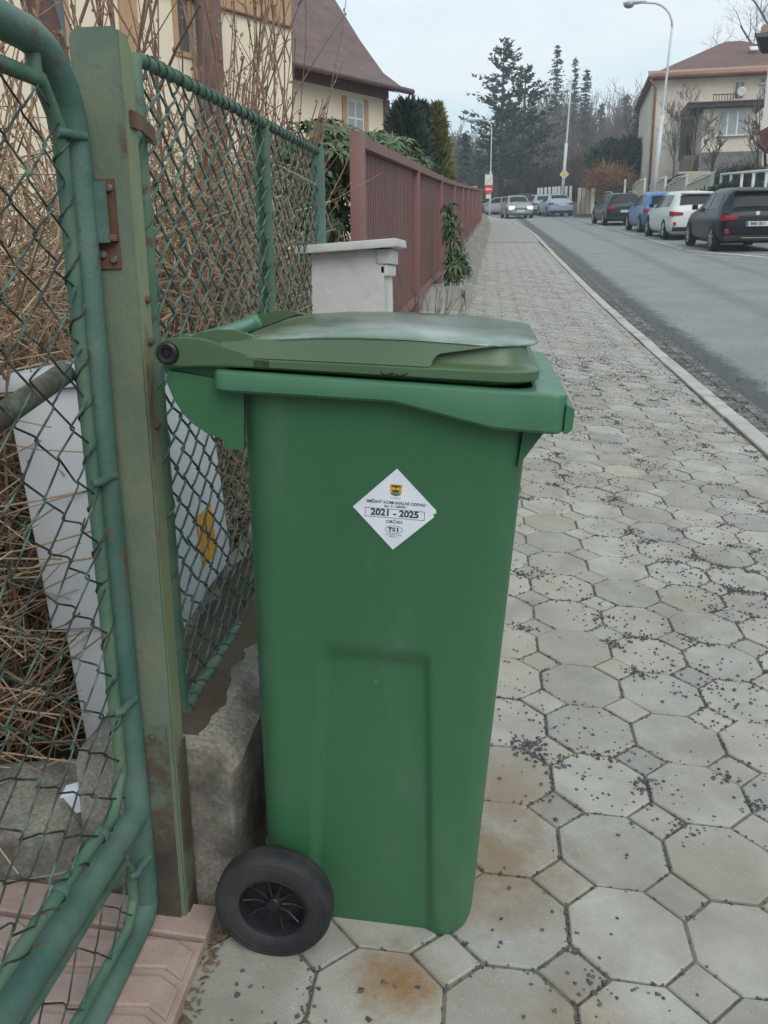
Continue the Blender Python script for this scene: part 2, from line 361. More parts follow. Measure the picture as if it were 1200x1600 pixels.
FAR0 = 25.0                                           # beyond this the material takes over from single stones
pav = MB()
ys_ = list(np.arange(-4, FAR0 + .01, .5))
pav.grid([[(x, y, float(tp(x, y)) - .0055) for x in np.linspace(-1.0, 1.335, 6)] for y in ys_])
pavement = struct(pav.build('pavement', M['joint']))
pf = MB(); ys_ = list(np.arange(FAR0, 70.1, 1.0))
pf.grid([[(a, y, float(tp(a, y))) for a in np.linspace(-1.0 + min(0, float(xk(y)) - 1.1), float(xk(y)) - .01, 5)] for y in ys_])
pfo = pf.build('far_paving', M['pave_far'], pavement)
def inset(poly, d):
    n = len(poly); c = [sum(p[i] for p in poly) / n for i in (0, 1)]; out_ = []
    for i in range(n):
        p0, p1, p2 = poly[i - 1], poly[i], poly[(i + 1) % n]
        def nrm(a, b):
            dx, dy = b[0] - a[0], b[1] - a[1]; l = math.hypot(dx, dy) or 1; return (-dy / l, dx / l)
        n1, n2 = nrm(p0, p1), nrm(p1, p2); k = d / max(.25, 1 + n1[0] * n2[0] + n1[1] * n2[1])
        out_.append((p1[0] + (n1[0] + n2[0]) * k, p1[1] + (n1[1] + n2[1]) * k))
    return out_
def clip_x(poly, X):
    out_ = []
    for i in range(len(poly)):
        a, b = poly[i - 1], poly[i]
        if (a[0] <= X) != (b[0] <= X):
            t = (X - a[0]) / (b[0] - a[0]); out_.append((X, a[1] + t * (b[1] - a[1])))
        if b[0] <= X: out_.append(b)
    return out_
H = U / 2; S = U * .2071
OCT = [(H, -S), (H, S), (S, H), (-S, H), (-H, S), (-H, -S), (-S, -H), (S, -H)]
SQ = [(2 * H - 2 * S + 0, 0)]
qd = H - S
SQ = [(qd, 0), (0, qd), (-qd, 0), (0, -qd)]
def stone(poly, gap, mb=None, jit=0.0, rr=None):
    q = inset(poly, gap)
    if jit: q = [(x + rr.uniform(-jit, jit), y + rr.uniform(-jit, jit)) for x, y in q]
    q1 = inset(q, .0028); n = len(q); mb = mb or MB()
    vs = [(x, y, -.022) for x, y in q] + [(x, y, -.0030) for x, y in q] + [(x, y, 0) for x, y in q1]
    fs = [tuple(range(2 * n, 3 * n))] + [(k * n + i, k * n + (i + 1) % n, (k + 1) * n + (i + 1) % n, (k + 1) * n + i) for k in (0, 1) for i in range(n)]
    mb.add(vs, fs); return mb
rs = random.Random(3)
octm = [stone(OCT, .0027, None, .0007, rs).mesh('paver', M['paver']) for _ in range(8)]
sqm = [stone(SQ, .0030, None, .0009, rs).mesh('small_paver', M['paver']) for _ in range(6)]
def lat(u, v, w=0.0):
    p = RL @ np.array([u, v, w]); return p
KX = 1.335
octe = stone(clip_x([(x + 6.5 * U, y) for x, y in OCT], KX), .004).mesh('paver_cut', M['paver'])
far_st = MB()
def place(u, v, me, name, cut=False):
    p = lat(0 if cut else u, v, rs.uniform(-.0022, .0022))
    o = link_piece(name, me, pavement, p)
    if not cut:
        rot = RLM.to_3x3().to_4x4() @ Matrix.Rotation(rs.choice((0, 1, 2, 3)) * math.pi / 2 + rs.uniform(-.012, .012), 4, 'Z') @ \
            Matrix.Rotation(rs.uniform(-.006, .006), 4, 'X') @ Matrix.Rotation(rs.uniform(-.006, .006), 4, 'Y')
    else: rot = RLM.to_3x3().to_4x4()
    o.rotation_euler = rot.to_euler()
def far_stone(poly, gap, u, v):
    q = inset(poly, gap); n = len(q); q1 = inset(q, .003); dz = rs.uniform(-.002, .002)
    def w3(x, y, z):
        X = (u + x) * .998; Y = (v + y) * .9972; return (X, Y, float(tp(X, Y)) + z + dz)
    vs = [w3(x, y, -.014) for x, y in q] + [w3(x, y, 0) for x, y in q1]
    far_st.add(vs, [tuple(range(n, 2 * n))] + [(i, (i + 1) % n, n + (i + 1) % n, n + i) for i in range(n)])
ROWS0, ROWS1, ROWF = -11, 19, int(FAR0 / U)
for r in range(ROWS0, ROWF):
    for c in range(-4, 7):
        u, v = (c + .5) * U, (r + .5) * U
        if c == -4 and r < 0: continue
        if r < ROWS1 and c > -4:
            if c == 6: place(u, v, octe, 'cut_paver', True)
            else: place(u, v, rs.choice(octm), 'paver')
        else:
            poly = OCT if c < 6 else [(x - 6.5 * U, y) for x, y in clip_x([(x + 6.5 * U, y) for x, y in OCT], KX)]
            far_stone(poly, .0024, u, v)
        if c < 6:
            u, v = (c + 1) * U, r * U
            if r < ROWS1 - 2 and c > -4: place(u, v, rs.choice(sqm), 'small_paver')
            else: far_stone(SQ, .0028, u, v)
fo = far_st.build('far_pavers', M['paver'], pavement); fo['kind'] = 'stuff'

# grit spread on the pavement, gathered in the joints
def chips():
    rr = np.random.RandomState(5); vs = []; fs = []
    base = np.array([(-1, -1, -1), (1, -1, -1), (1, 1, -1), (-1, 1, -1), (-1, -1, 1), (1, -1, 1), (1, 1, 1), (-1, 1, 1)], float) * .66
    bf = [(0, 3, 2, 1), (4, 5, 6, 7), (0, 1, 5, 4), (1, 2, 6, 5), (2, 3, 7, 6), (3, 0, 4, 7)]
    def put(x, y, s, z=0.0):
        b = base * s * rr.uniform(.6, 1.15, (8, 1)) * rr.uniform(.7, 1.2, (1, 3)); a = rr.uniform(0, 6.28)
        R = np.array([[math.cos(a), -math.sin(a), 0], [math.sin(a), math.cos(a), 0], [0, 0, 1]])
        q_ = rr.normal(0, 1, 4); q_ /= np.linalg.norm(q_); w_, x_, y_, z_ = q_
        R = np.array([[1 - 2 * (y_ * y_ + z_ * z_), 2 * (x_ * y_ - z_ * w_), 2 * (x_ * z_ + y_ * w_)], [2 * (x_ * y_ + z_ * w_), 1 - 2 * (x_ * x_ + z_ * z_), 2 * (y_ * z_ - x_ * w_)], [2 * (x_ * z_ - y_ * w_), 2 * (y_ * z_ + x_ * w_), 1 - 2 * (x_ * x_ + y_ * y_)]])
        b = b @ R.T * np.array([1, 1, .75]); o = len(vs)
        zz = float(tp(x, y)) + z + s * .35
        vs.extend((b + np.array([x, y, zz])).tolist()); fs.extend([tuple(i + o for i in f) for f in bf])
    def on_joint():                                   # a point on an octagon's edge
        c = rr.randint(-3, 7); r = int(-11 + 36 * rr.uniform() ** 1.5); k = rr.randint(0, 8); a, b = OCT[k], OCT[(k + 1) % 8]; t = rr.uniform()
        return (c + .5) * U + a[0] + t * (b[0] - a[0]), (r + .5) * U + a[1] + t * (b[1] - a[1])
    def dens(x, y):
        h = math.sin(x * 5.3 + 1.7 * math.sin(y * 2.1)) * math.cos(y * 3.7 + 2 * math.sin(x * 3.1)) + .6 * math.sin(x * 11 + y * 7.3)
        return 1 / (1 + math.exp(-3.0 * (h - .25 + .5 * sst(.0, .8, x) - .5 * sst(.9, 1.3, x))))
    n = 0
    while n < 12000:                                   # in the joints
        x, y = on_joint()
        if not (-.55 < x < 1.3): continue
        if rr.uniform() < .25 + .75 * dens(x, y): put(x + rr.normal(0, .0045), y + rr.normal(0, .0045), rr.uniform(.0020, .0044), -.002); n += 1
    n = 0
    while n < 6800:                                   # loose on the stones
        x = rr.uniform(-.55, 1.32); y = -2.2 + 9.0 * rr.uniform() ** 1.25
        if rr.uniform() < dens(x, y) ** 1.8 + .015: put(x, y, rr.uniform(.0020, .0054)); n += 1
    for k in range(330):                               # small heaps
        x0, y0 = on_joint()
        if x0 < -.05 and y0 < -.9: continue
        if rr.uniform() > .25 + dens(x0, y0): continue
        for _ in range(rr.randint(10, 46)): put(x0 + rr.normal(0, .022), y0 + rr.normal(0, .015), rr.uniform(.0024, .0054))
    for (x, y) in ((-.31, -1.55), (-.29, -1.553), (-.255, -1.55), (-.325, -1.62), (-.31, -1.65), (-.345, -1.57)): put(x, y, .0062)
    n = 0
    while n < 3200:                                   # far along the pavement, thinner
        x = rr.uniform(-.4, 1.32); y = rr.uniform(4, 15)
        if rr.uniform() < dens(x, y): put(x, y, rr.uniform(.0035, .0065)); n += 1
    n = 0
    while n < 3600:                                   # the gutter strip
        x = 1.47 + abs(rr.normal(0, .26)); y = 1.2 + 10 * rr.uniform() ** 1.4
        o = len(vs); put(x, y, rr.uniform(.003, .008)); zz = float(zr(x, y)) + .012 - float(tp(x, y))
        for q in vs[o:]: q[2] += zz
        n += 1
    me = bpy.data.meshes.new('gravel'); me.from_pydata(vs, [], fs); me.materials.append(M['grit'])
    o = bpy.data.objects.new('gravel', me); COL.objects.link(o)
    tag(o, 'dark road grit scattered over the grey octagonal pavers and along the gutter', 'gravel', kind='stuff')
chips()

# kerb stones
kerb = MB(); kerb.grid([[(float(xk(y)) + d, y, float(tp(float(xk(y)), y)) - .13) for d in (0.0, .12)] for y in np.arange(-6, 70, 1.0)])
kerb = struct(kerb.build('kerb', M['joint']))
y = -6.0
while y < 66:
    L = 1.0; mb = MB(); g = .005; xa, xb = float(xk(y)), float(xk(y + L)); za, zb = float(tp(xa, y)), float(tp(xb, y + L))
    j = rs.uniform(-.006, .006); kw = .128
    def kp(d, t, h): return (xa + (xb - xa) * t + d + j, y + L * t, za + (zb - za) * t + h)
    t0, t1 = g / L, 1 - g / L; prof = [(0, -.15), (0, .008), (.006, .014), (kw - .022, .012), (kw, -.008), (kw, -.15)]
    mb.grid([[kp(d, t, h) for d, h in prof] for t in (t0, (t0 + t1) / 2, t1)], flip=True)
    n = len(prof); mb.f += [tuple(range(n)), tuple(range(2 * n, 3 * n))[::-1]]; mb.mi += [0, 0]
    mb.build('kerb_stone', M['kerb'], kerb); y += L

# road, gutter setts, markings
road = MB(); rx = list(np.linspace(1.44, 9.2, 14))
road.grid([[(float(xk(y)) + d - 1.34, y, float(zr(x_, y))) for d, x_ in ((q, q) for q in rx)] for y in list(np.arange(-8, 72, 1.0))])
road = struct(road.build('road', M['asphalt']))
jn = MB(); jn.grid([[(x, y, float(zr(x, y)) + .004) for x in (1.47, 1.79)] for y in np.arange(-2, 26, .5)])
struct(jn.build('gutter', M['joint']))
gut = bpy.data.objects['gutter']
cob = []
for k in range(6):
    q = stone([(-.051 + rs.uniform(-.004, .004), -.05), (.051, -.05 + rs.uniform(-.004, .004)), (.05, .05), (-.05, .05 + rs.uniform(-.004, .004))], .006, None, .005, rs)
    cob.append(q.mesh('sett', M['cobble']))
sl_rot = Matrix.Rotation(math.atan(.0755), 4, 'X')
for i in range(-5, 95):
    for k in range(3):
        x = 1.525 + k * .103; yy = i * .106 + (.05 if k % 2 else 0) + 1.2 + rs.uniform(-.006, .006)
        o = link_piece('sett', rs.choice(cob), gut, (x + rs.uniform(-.004, .004), yy, float(zr(x, yy)) + .012 + rs.uniform(-.004, .004)))
        o.rotation_euler = (sl_rot @ Matrix.Rotation(rs.uniform(-.06, .06) + rs.choice((0, math.pi)), 4, 'Z')).to_euler()
fs_ = MB()
for i in range(95, 225):
    for k in range(3):
        x = 1.525 + k * .103; yy = i * .106 + (.05 if k % 2 else 0) + 1.2; w = .043; z = float(zr(x, yy)) + .012 + rs.uniform(-.004, .004); s2 = float(zs(yy + .05) - zs(yy - .05)) / 2
        fs_.add([(x - w, yy - w, z - s2 - .012), (x + w, yy - w, z - s2 - .012), (x + w, yy + w, z + s2 - .012), (x - w, yy + w, z + s2 - .012), (x - w + .004, yy - w + .004, z - s2), (x + w - .004, yy - w + .004, z - s2), (x + w - .004, yy + w - .004, z + s2), (x - w + .004, yy + w - .004, z + s2)],
                [(4, 5, 6, 7), (0, 1, 5, 4), (1, 2, 6, 5), (2, 3, 7, 6), (3, 0, 4, 7)])
fs_.build('far_setts', M['cobble'], gut)['kind'] = 'stuff'
def marking(x0, y0, x1, y1, w, name='road_marking'):
    d = Vector((x1 - x0, y1 - y0, 0)).normalized(); nrm = Vector((-d.y, d.x, 0)) * w / 2; mb = MB(); k = max(1, int(math.hypot(x1 - x0, y1 - y0) / 1.0))
    rows = []
    for i in range(k + 1):
        p = Vector((x0, y0, 0)).lerp(Vector((x1, y1, 0)), i / k)
        rows.append([(q.x, q.y, float(zr(q.x, q.y)) + h) for q, h in ((p + nrm, .001), (p + nrm, .005), (p - nrm, .005), (p - nrm, .001))])
    mb.grid(rows, flip=True); return mb.build(name, M['line'], road)
marking(5.02, 21.6, 6.35, 18.6, .16); marking(5.62, 20.1, 7.2, 19.4, .14); marking(4.7, 20.3, 5.6, 18.9, .06)
for k in range(22): marking(5.02 + .004 * k, 22.4 + k * .62, 5.02 + .004 * k, 22.75 + k * .62, .11)
marking(5.1, 36.4, 6.6, 36.6, .14); marking(5.0, 39.2, 5.0, 45, .10); marking(5.0, 46.2, 7.5, 46.6, .14); marking(4.9, 50, 8, 50.6, .16); marking(4.6, 55, 7.5, 55.4, .14)

# ------------------------------------------------------------------ wheelie bin (local frame = pavement frame, origin on the ground below it)
BO = np.array([-.36, -1.29, 0.0])
bino = thing('wheelie_bin', 'green plastic wheelie bin with white diamond sticker beside the concrete plinth', 'bin', tuple(map(float, RL @ BO)))
ROLL = math.radians(-2.3); _pv = Vector((0, -1.50 - BO[1], 0))   # it stands a little more upright than the sloping pavement
bino.matrix_world = Matrix.Translation(Vector(map(float, RL @ BO))) @ RLM.to_4x4() @ Matrix.Translation(_pv) @ Matrix.Rotation(ROLL, 4, 'X') @ Matrix.Translation(-_pv)
def bl(x, y, z): return (x - BO[0], y - BO[1], z)      # lattice metres -> bin local
def rrect(x0, x1, hy, r, ns=24, nc=6, ne=10):          # rounded rectangle, near side first (y=-hy), counter-clockwise from above
    p = [(x0 + r + (x1 - x0 - 2 * r) * i / ns, -hy) for i in range(ns)]
    p += [(x1 - r + r * math.sin(a), -hy + r - r * math.cos(a)) for a in [math.pi / 2 * i / nc for i in range(nc)]]
    p += [(x1, -hy + r + (2 * hy - 2 * r) * i / ne) for i in range(ne)]
    p += [(x1 - r + r * math.cos(a), hy - r + r * math.sin(a)) for a in [math.pi / 2 * i / nc for i in range(nc)]]
    p += [(x1 - r - (x1 - x0 - 2 * r) * i / ns, hy) for i in range(ns)]
    p += [(x0 + r - r * math.sin(a), hy - r + r * math.cos(a)) for a in [math.pi / 2 * i / nc for i in range(nc)]]
    p += [(x0, hy - r - (2 * hy - 2 * r) * i / ne) for i in range(ne)]
    p += [(x0 + r - r * math.cos(a), -hy + r - r * math.sin(a)) for a in [math.pi / 2 * i / nc for i in range(nc)]]
    return p
CYB = -1.29
def hyb(z): return .150 + .060 * z / .9                 # half width of the body at height z
def bin_body():
    rows = []; zz = [-.010, -.004, .010, .020, -.0 + .034, .05] + list(np.linspace(.075, .958, 60))
    for z in zz:
        t = z / .94; ins = .030 * (1 - math.sin(math.acos(max(0, 1 - min(1, max(0, z + .01) / .06))))) if z < .05 else 0
        x0 = -.540 - .030 * t + ins * .6 + .006 * (1 - t); x1 = -.174 + .008 * t - ins
        if x1 - x0 < .1: x1 = x0 + .1
        row = []
        for (x, y) in rrect(x0, x1, hyb(z) - ins * .25, .040 + .004 * t, 64, 8, 16):
            d = 0.0
            if abs(y) > hyb(z) - ins * .25 - 1e-6:          # sunken panel moulded into each side
                xl = -.445 - .012 * max(0, (.55 - z)) / .55; xr = -.278 + .040 * max(0, (.55 - z)) / .55
                e1 = float(sst(xl - .004, xl + .014, x)); e2 = 1 - float(sst(xr - .010, xr + .003, x))
                ztop = .549 + .004 * (x + .36) / .08
                e3 = 1 - float(sst(ztop - .012, ztop + .003, z)); d = .0105 * e1 * e2 * e3
            row.append(bl(x, CYB + (y - math.copysign(d, y)), z))
        rows.append(row)
    mb = MB(); mb.grid(rows, closed=True)
    n = len(rows[0]); mb.f += [tuple(range(n))[::-1]]; mb.mi += [0]
    return mb.build('body', M['bin'], bino, smooth=True, local=True, auto=50)
body = bin_body()
def rim():
    mb = MB(); RX0, RX1, RHY = -.598, -.121, .240; n = (40, 6, 16)
    def zb(x): return float(np.interp(x, [-.60, -.42, -.350, -.215, -.11], [.9445, .9460, .9465, .9205, .9195]))
    def ring(g, r, z): return [bl(x, CYB + y, z(x) if callable(z) else z) for (x, y) in rrect(RX0 + g, RX1 - g, RHY - g, r, *n)]
    rows = [[bl(x, CYB + y, zb(x) + .012) for (x, y) in rrect(-.568, -.168, .2085, .044, *n)], ring(.004, .018, zb), ring(0, .02, lambda x: zb(x) + .004), ring(0, .02, .9675), ring(.0015, .019, .9715), ring(.005, .018, .973),
            [bl(x, CYB + y, .9715) for (x, y) in rrect(-.585, -.165, .200, .03, *n)], [bl(x, CYB + y, .950) for (x, y) in rrect(-.575, -.175, .190, .03, *n)]]
    mb.grid(rows, closed=True); mb.build('rim', M['rimtop'], bino, local=True, auto=35)
    g = MB(); g.prism([(-.1225 - BO[0], .9205), (-.1170 - BO[0], .9215), (-.1115 - BO[0], .928), (-.1115 - BO[0], .9545), (-.1225 - BO[0], .9595)], 'y', -.234, .234)
    g.build('front_lip', M['rimtop'], bino, local=True, auto=30)
    for s in (-1, 1):
        q = MB(); q.prism([(-.172 - BO[0], .925), (-.136 - BO[0], .925), (-.150 - BO[0], .905), (-.166 - BO[0], .878), (-.176 - BO[0], .862)], 'y', s * .186, s * .198)
        q.build('gusset', M['bin'], bino, local=True, auto=40)
rim()
for s in (-1, 1):                                         # side plates that carry the handle and hinge
    pl = [(-.570, .955), (-.668, .965), (-.670, .948), (-.660, .925), (-.648, .906), (-.632, .891), (-.612, .8795), (-.594, .8745), (-.5885, .871), (-.587, .861), (-.582, .859), (-.560, .860), (-.560, .95)]
    q = MB(); q.prism([(x - BO[0], z) for x, z in pl], 'y', s * .200, s * .212); q.build('hinge_plate', M['bin'], bino, local=True, auto=40)
    q = MB(); q.prism([(x - BO[0], z) for x, z in [(-.675, .958), (-.575, .948), (-.575, .971), (-.650, .974), (-.682, .976)]], 'y', s * .176, s * .199)
    q.build('hinge_block', M['bin'], bino, local=True, auto=40)
h = MB(); h.lathe([(.0001, -.185), (.0205, -.185), (.0205, -.172), (.0165, -.168), (.0165, .168), (.0205, .172), (.0205, .185), (.0001, .185)], bl(-.652, CYB, .992), (0, 1, 0), 28); h.build('handle_bar', M['rimtop'], bino, local=True, auto=40)

def lid():
    n = (44, 7, 16); L0, L1 = -.600, -.157
    def ring(x0, x1, hy, r, z): return [bl(x, CYB + y, z(x) if callable(z) else z) for (x, y) in rrect(x0, x1, hy, r, *n)]
    low = lambda x: .9775 + .003 * (x + .6) / .44
    top = lambda x: float(np.interp(x, [-.6, -.53, -.157], [.991, .9915, .9975]))
    mb = MB()                                             # skirt of the lid with a ledge round the grip recess
    rows = [ring(L0 + .02, L1 - .02, .198, .05, .9725), ring(L0 + .004, L1 - .004, .2195, .055, lambda x: low(x) - .0005), ring(L0, L1, .2225, .056, lambda x: low(x) + .002), ring(L0, L1, .2225, .056, lambda x: top(x) - .003),
            ring(L0 + .003, L1 - .003, .2195, .054, top), ring(L0 + .012, L1 - .012, .2105, .05, lambda x: top(x) + .0015), ring(L0 + .016, L1 - .0165, .2055, .047, lambda x: top(x) + .006),
            ring(L0 + .020, L1 - .0205, .2010, .045, lambda x: max(top(x) + .010, 1.013 + .012 * float(sst(-.6, -.4, x)))), ring(L0 + .03, L1 - .03, .19, .04, 1.018)]
    mb.grid(rows, closed=True); lo = mb.build('lid', M['lid'], bino, local=True, auto=40)
    def edge(x): return float(np.interp(x, [-.60, -.565, -.537, -.46, -.40, -.334, -.28, -.22, -.157], [1.008, 1.0125, 1.0165, 1.0245, 1.028, 1.0298, 1.0295, 1.0285, 1.0295]))
    for s in (-1, 1):                                     # sloping flank from skirt to plate, cut away at the grip
        f = MB(); rows = []
        for x in list(np.linspace(-.592, -.306, 22)) + [-.3035, -.302, -.300, -.297, -.291, -.275, -.25, -.23, -.218]:
            b = top(x) if x < -.304 else float(np.interp(x, [-.304, -.302, -.297, -.291, -.218], [top(-.304), 1.003, 1.0105, 1.0133, 1.0272])); t_ = edge(x) - .001; t_ = max(t_, b + .0005)
            k = (t_ - b) / max(1e-6, t_ - top(x)); yo = .2110 + (.2215 - .2110) * min(1, k)
            rows.append([bl(x, CYB + s * yo, b), bl(x, CYB + s * (yo * .55 + .2110 * .45), b + (t_ - b) * .45), bl(x, CYB + s * .2110, t_), bl(x, CYB + s * .150, t_), bl(x, CYB + s * .150, b)])
        f.grid(rows, closed=True, flip=(s > 0)); f.build('lid_flank', M['lid'], lo, local=True, auto=35)
    p = MB(); X0, X1, HY = -.595, -.160, .2135              # top plate: thin edge, nearly flat
    K = [(.03, -.004), (.002, -.004), (0.0, -.0022), (.0008, -.0004), (.0035, .0004), (.010, .0018), (.03, .0042), (.06, .0062), (.10, .0075), (.15, .0083), (.195, .0085)]
    rows = []
    for ins, dz in K:
        rows.append([bl(x, CYB + y, edge(x) * (1 - min(1, ins * 4)) + min(1, ins * 4) * (edge(x) * .55 + 1.0305 * .45) + dz) for (x, y) in rrect(X0 + ins * .95, X1 - ins * .95, max(.008, HY - ins), max(.004, min(.088 - ins * .5, .45 * (HY - ins))), *n)])
    p.grid(rows, closed=True); m_ = len(rows[0]); o = (len(rows) - 1) * m_; p.f.append(tuple(range(o, o + m_))); p.mi.append(0)
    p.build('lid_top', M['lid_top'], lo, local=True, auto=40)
    for s in (-1, 1):                                       # hinge arms with a raised fin, black hinge caps
        yo, yi = s * .2225, s * .192
        prof_t = [(-.6825, .990), (-.680, .998), (-.674, 1.0045), (-.664, 1.0090), (-.643, 1.0110), (-.621, 1.0112), (-.603, 1.0075), (-.575, .9995), (-.55, .9940), (-.52, .9915)]
        prof_b = [(-.680, .982), (-.674, .9755), (-.664, .9715), (-.645, .9720), (-.62, .9745), (-.59, .9765), (-.55, .9775), (-.52, .9780)]
        a = MB(); poly = [(x - BO[0], z) for x, z in prof_t] + [(x - BO[0], z) for x, z in prof_b[::-1]]
        a.prism(poly, 'y', yi, yo); bm = bmesh.new()
        ao = a.build('hinge_arm', M['lid'], lo, local=True); bm.from_mesh(ao.data); bmesh.ops.recalc_face_normals(bm, faces=bm.faces[:])
        es = [e_ for e_ in bm.edges if len(e_.link_faces) == 2 and e_.calc_face_angle(0) > 1.2]; bmesh.ops.bevel(bm, geom=es, offset=.0022, segments=2, affect='EDGES'); bm.to_mesh(ao.data); bm.free(); smooth_by_angle(ao.data, 35)
        fin = MB(); pf_ = [(-.650, 1.006), (-.632, 1.016), (-.606, 1.0225), (-.580, 1.0235), (-.558, 1.0185), (-.535, 1.008), (-.520, 1.000), (-.52, .990), (-.65, .990)]
        fin.prism([(x - BO[0], z) for x, z in pf_], 'y', s * .184, s * .1915); fin.build('hinge_fin', M['lid'], lo, local=True, auto=35)
        c = MB(); c.lathe([(.0001, .0032), (.004, .0032), (.0045, .0010), (.0065, .0010), (.0075, .0045), (.012, .0055), (.0148, .0038), (.0160, 0), (.0160, -.03)], bl(-.6635, CYB + s * .2235, .9905), (0, s, 0), 32)
        c.build('hinge_cap', M['black_plastic'], bino, local=True, auto=40)
    w = MB()                                              # moulded moustache-shaped mark in the skirt
    for s in (-1, 1):
        pts = [(-.352 + s * .001, .9842), (-.352 + s * .008, .9818), (-.352 + s * .014, .9826), (-.352 + s * .0185, .9858)]
        w.tube([bl(x, CYB - .2228, z) for x, z in pts], [.0014, .0019, .0020, .0008], 6)
    w.build('moulded_mark', M['black_plastic'], lo, local=True)
lid()
# wheels
def bin_wheel(s):
    w = thing_part('wheel', bino); yc = CYB + s * .2175; C = bl(-.504, yc, .0935); ax = (0, s, 0)
    t = MB(); t.lathe([(.056, -.020), (.070, -.022), (.088, -.0225), (.0955, -.019), (.0985, -.012), (.0985, -.006), (.097, -.005), (.0985, -.004), (.0985, .004), (.097, .005), (.0985, .006),
                       (.0985, .012), (.0955, .019), (.089, .0225), (.0885, .0215), (.080, .0235), (.0795, .0225), (.070, .0235), (.060, .0215), (.056, .018), (.056, -.020)], C, ax, 56)
    t.build('tyre', M['rubber'], w, local=True, auto=50)
    r = MB(); r.lathe([(.0575, .016), (.0545, .018), (.052, .012), (.050, -.010), (.012, -.012)], C, ax, 40)
    r.lathe([(.0145, -.012), (.0135, .008), (.011, .011), (.0001, .0115)], C, ax, 24)
    for k in range(10):
        a = 2 * math.pi * k / 10; q = [Vector(C) + Vector((math.cos(a) * rr_, s * h_, math.sin(a) * rr_)) for rr_, h_ in ((.012, .004), (.030, .000), (.052, .006))]
        r.tube(q, [.0022, .0018, .0022], 6)
    r.build('rim', M['black_plastic'], w, local=True, auto=40)
def thing_part(name, parent):
    o = bpy.data.objects.new(name, None); COL.objects.link(o); o.parent = parent; o.empty_display_size = .05; ORG[o.name] = ORG[parent.name]; return o
for s in (-1, 1): bin_wheel(s)
ax_ = MB(); ax_.tube([bl(-.504, CYB - .22, .0935), bl(-.504, CYB + .22, .0935)], .0095, 12)
ax_.build('axle', M['black_plastic'], bino, local=True, smooth=True)
for s in (-1, 1):                                         # axle brackets moulded under the back of the body
    bk = MB(); bk.cbox(bl(-.535, CYB + s * .125 - .02, .05), bl(-.475, CYB + s * .125 + .02, .16), .008)
    bk.build('axle_bracket', M['bin'], bino, local=True, auto=40)
sc_ = MB(); sc_.lathe([(.0001, .001), (.004, .001), (.0045, 0), (.0045, -.006)], bl(-.359, CYB - hyb(.496) + .0095, .496), (0, -1, 0), 16)
sc_.build('chip_plug', M['rimtop'], bino, local=True)
# sticker with its print, lying on the sloping near side
def on_side(x, z, h=0.0):                                # x, z on the bin side, h proud of it
    return bl(x, CYB - hyb(z) - h, z)
SX, SZ = -.3420, .7875
stk = MB(); D = .0605; poly = [(SX, SZ + D * 1.02), (SX - D, SZ), (SX, SZ - D * 1.02), (SX + D * .93, SZ - .006), (SX + D * .90, SZ - .001), (SX + D * .97, SZ - .001), (SX + D * .97, SZ + .004)]
stk.add([on_side(x, z, .0004) for x, z in poly] + [on_side(x, z, .0012) for x, z in poly],
        [tuple(range(7, 14)), tuple(range(7))[::-1]] + [(i, (i + 1) % 7, 7 + (i + 1) % 7, 7 + i) for i in range(7)])
stko = stk.build('sticker', M['sticker'], bino, local=True); fix_normals(stko.data)
side_rot = Matrix.Rotation(math.pi / 2 + math.atan(.060 / .9), 4, 'X')
def text_object(cu, name, m, parent):                     # lettering as a flat mesh
    tmp = bpy.data.objects.new(name + '_curve', cu); me = bpy.data.meshes.new_from_object(tmp); bpy.data.objects.remove(tmp)
    me.materials.clear(); me.materials.append(m); o = bpy.data.objects.new(name, me); COL.objects.link(o); o.parent = parent; return o
def print_text(txt, x, z, size, m, bold=0.0, name='lettering', sx=1.0):
    cu = bpy.data.curves.new(name, 'FONT'); cu.body = txt; cu.size = size; cu.align_x = 'CENTER'; cu.align_y = 'CENTER'; cu.offset = bold
    o = text_object(cu, name, m, stko)
    o.rotation_euler = side_rot.to_euler(); o.location = on_side(x, z, .0015); o.scale = (sx, 1, 1); return o
print_text('2021 - 2025', SX, SZ - .0055, .0135, M['ink'], .0005, 'year_lettering', 1.05)
print_text('SMĚSNÝ KOMUNÁLNÍ ODPAD', SX + .001, SZ + .0105, .0062, M['ink'], .00012, 'waste_lettering')
print_text('kat. č.: 200301', SX + .0005, SZ + .0050, .0054, M['ink'], .0001, 'code_lettering')
print_text('OBČAN', SX, SZ - .0185, .0066, M['ink'], .0001, 'citizen_lettering')
print_text('T', SX - .0055, SZ - .0305, .0085, M['ink'], .0006, 'logo_lettering')
print_text('S', SX, SZ - .0305, .0085, M['ink_green'], .0006, 'logo_lettering')
print_text('J', SX + .0055, SZ - .0305, .0085, M['ink'], .0006, 'logo_lettering')
print_text('TECHNICKÉ SLUŽBY', SX, SZ - .0385, .0026, M['ink'], 0, 'company_lettering')
print_text('JESENÍK a.s.', SX, SZ - .0415, .0026, M['ink'], 0, 'company_lettering')
print_text('Město Jeseník', SX, SZ + .0180, .0026, M['ink'], 0, 'town_lettering')
fr = MB()
for a, b in (((-.0425, .0005), (.0425, .0005)), ((.0425, .0005), (.0425, -.0125)), ((.0425, -.0125), (-.0425, -.0125)), ((-.0425, -.0125), (-.0425, .0005))):
    fr.tube([on_side(SX + a[0], SZ + a[1], .0013), on_side(SX + b[0], SZ + b[1], .0013)], .00035, 4)
fr.build('date_frame', M['ink'], stko, local=True)
ov = MB(); q = [(SX + .0125 * math.cos(a), SZ - .0302 + .0058 * math.sin(a)) for a in [2 * math.pi * i / 28 for i in range(29)]]
ov.tube([on_side(x, z, .0013) for x, z in q], .0003, 4, cap=False); ov.build('logo_oval', M['ink'], stko, local=True)
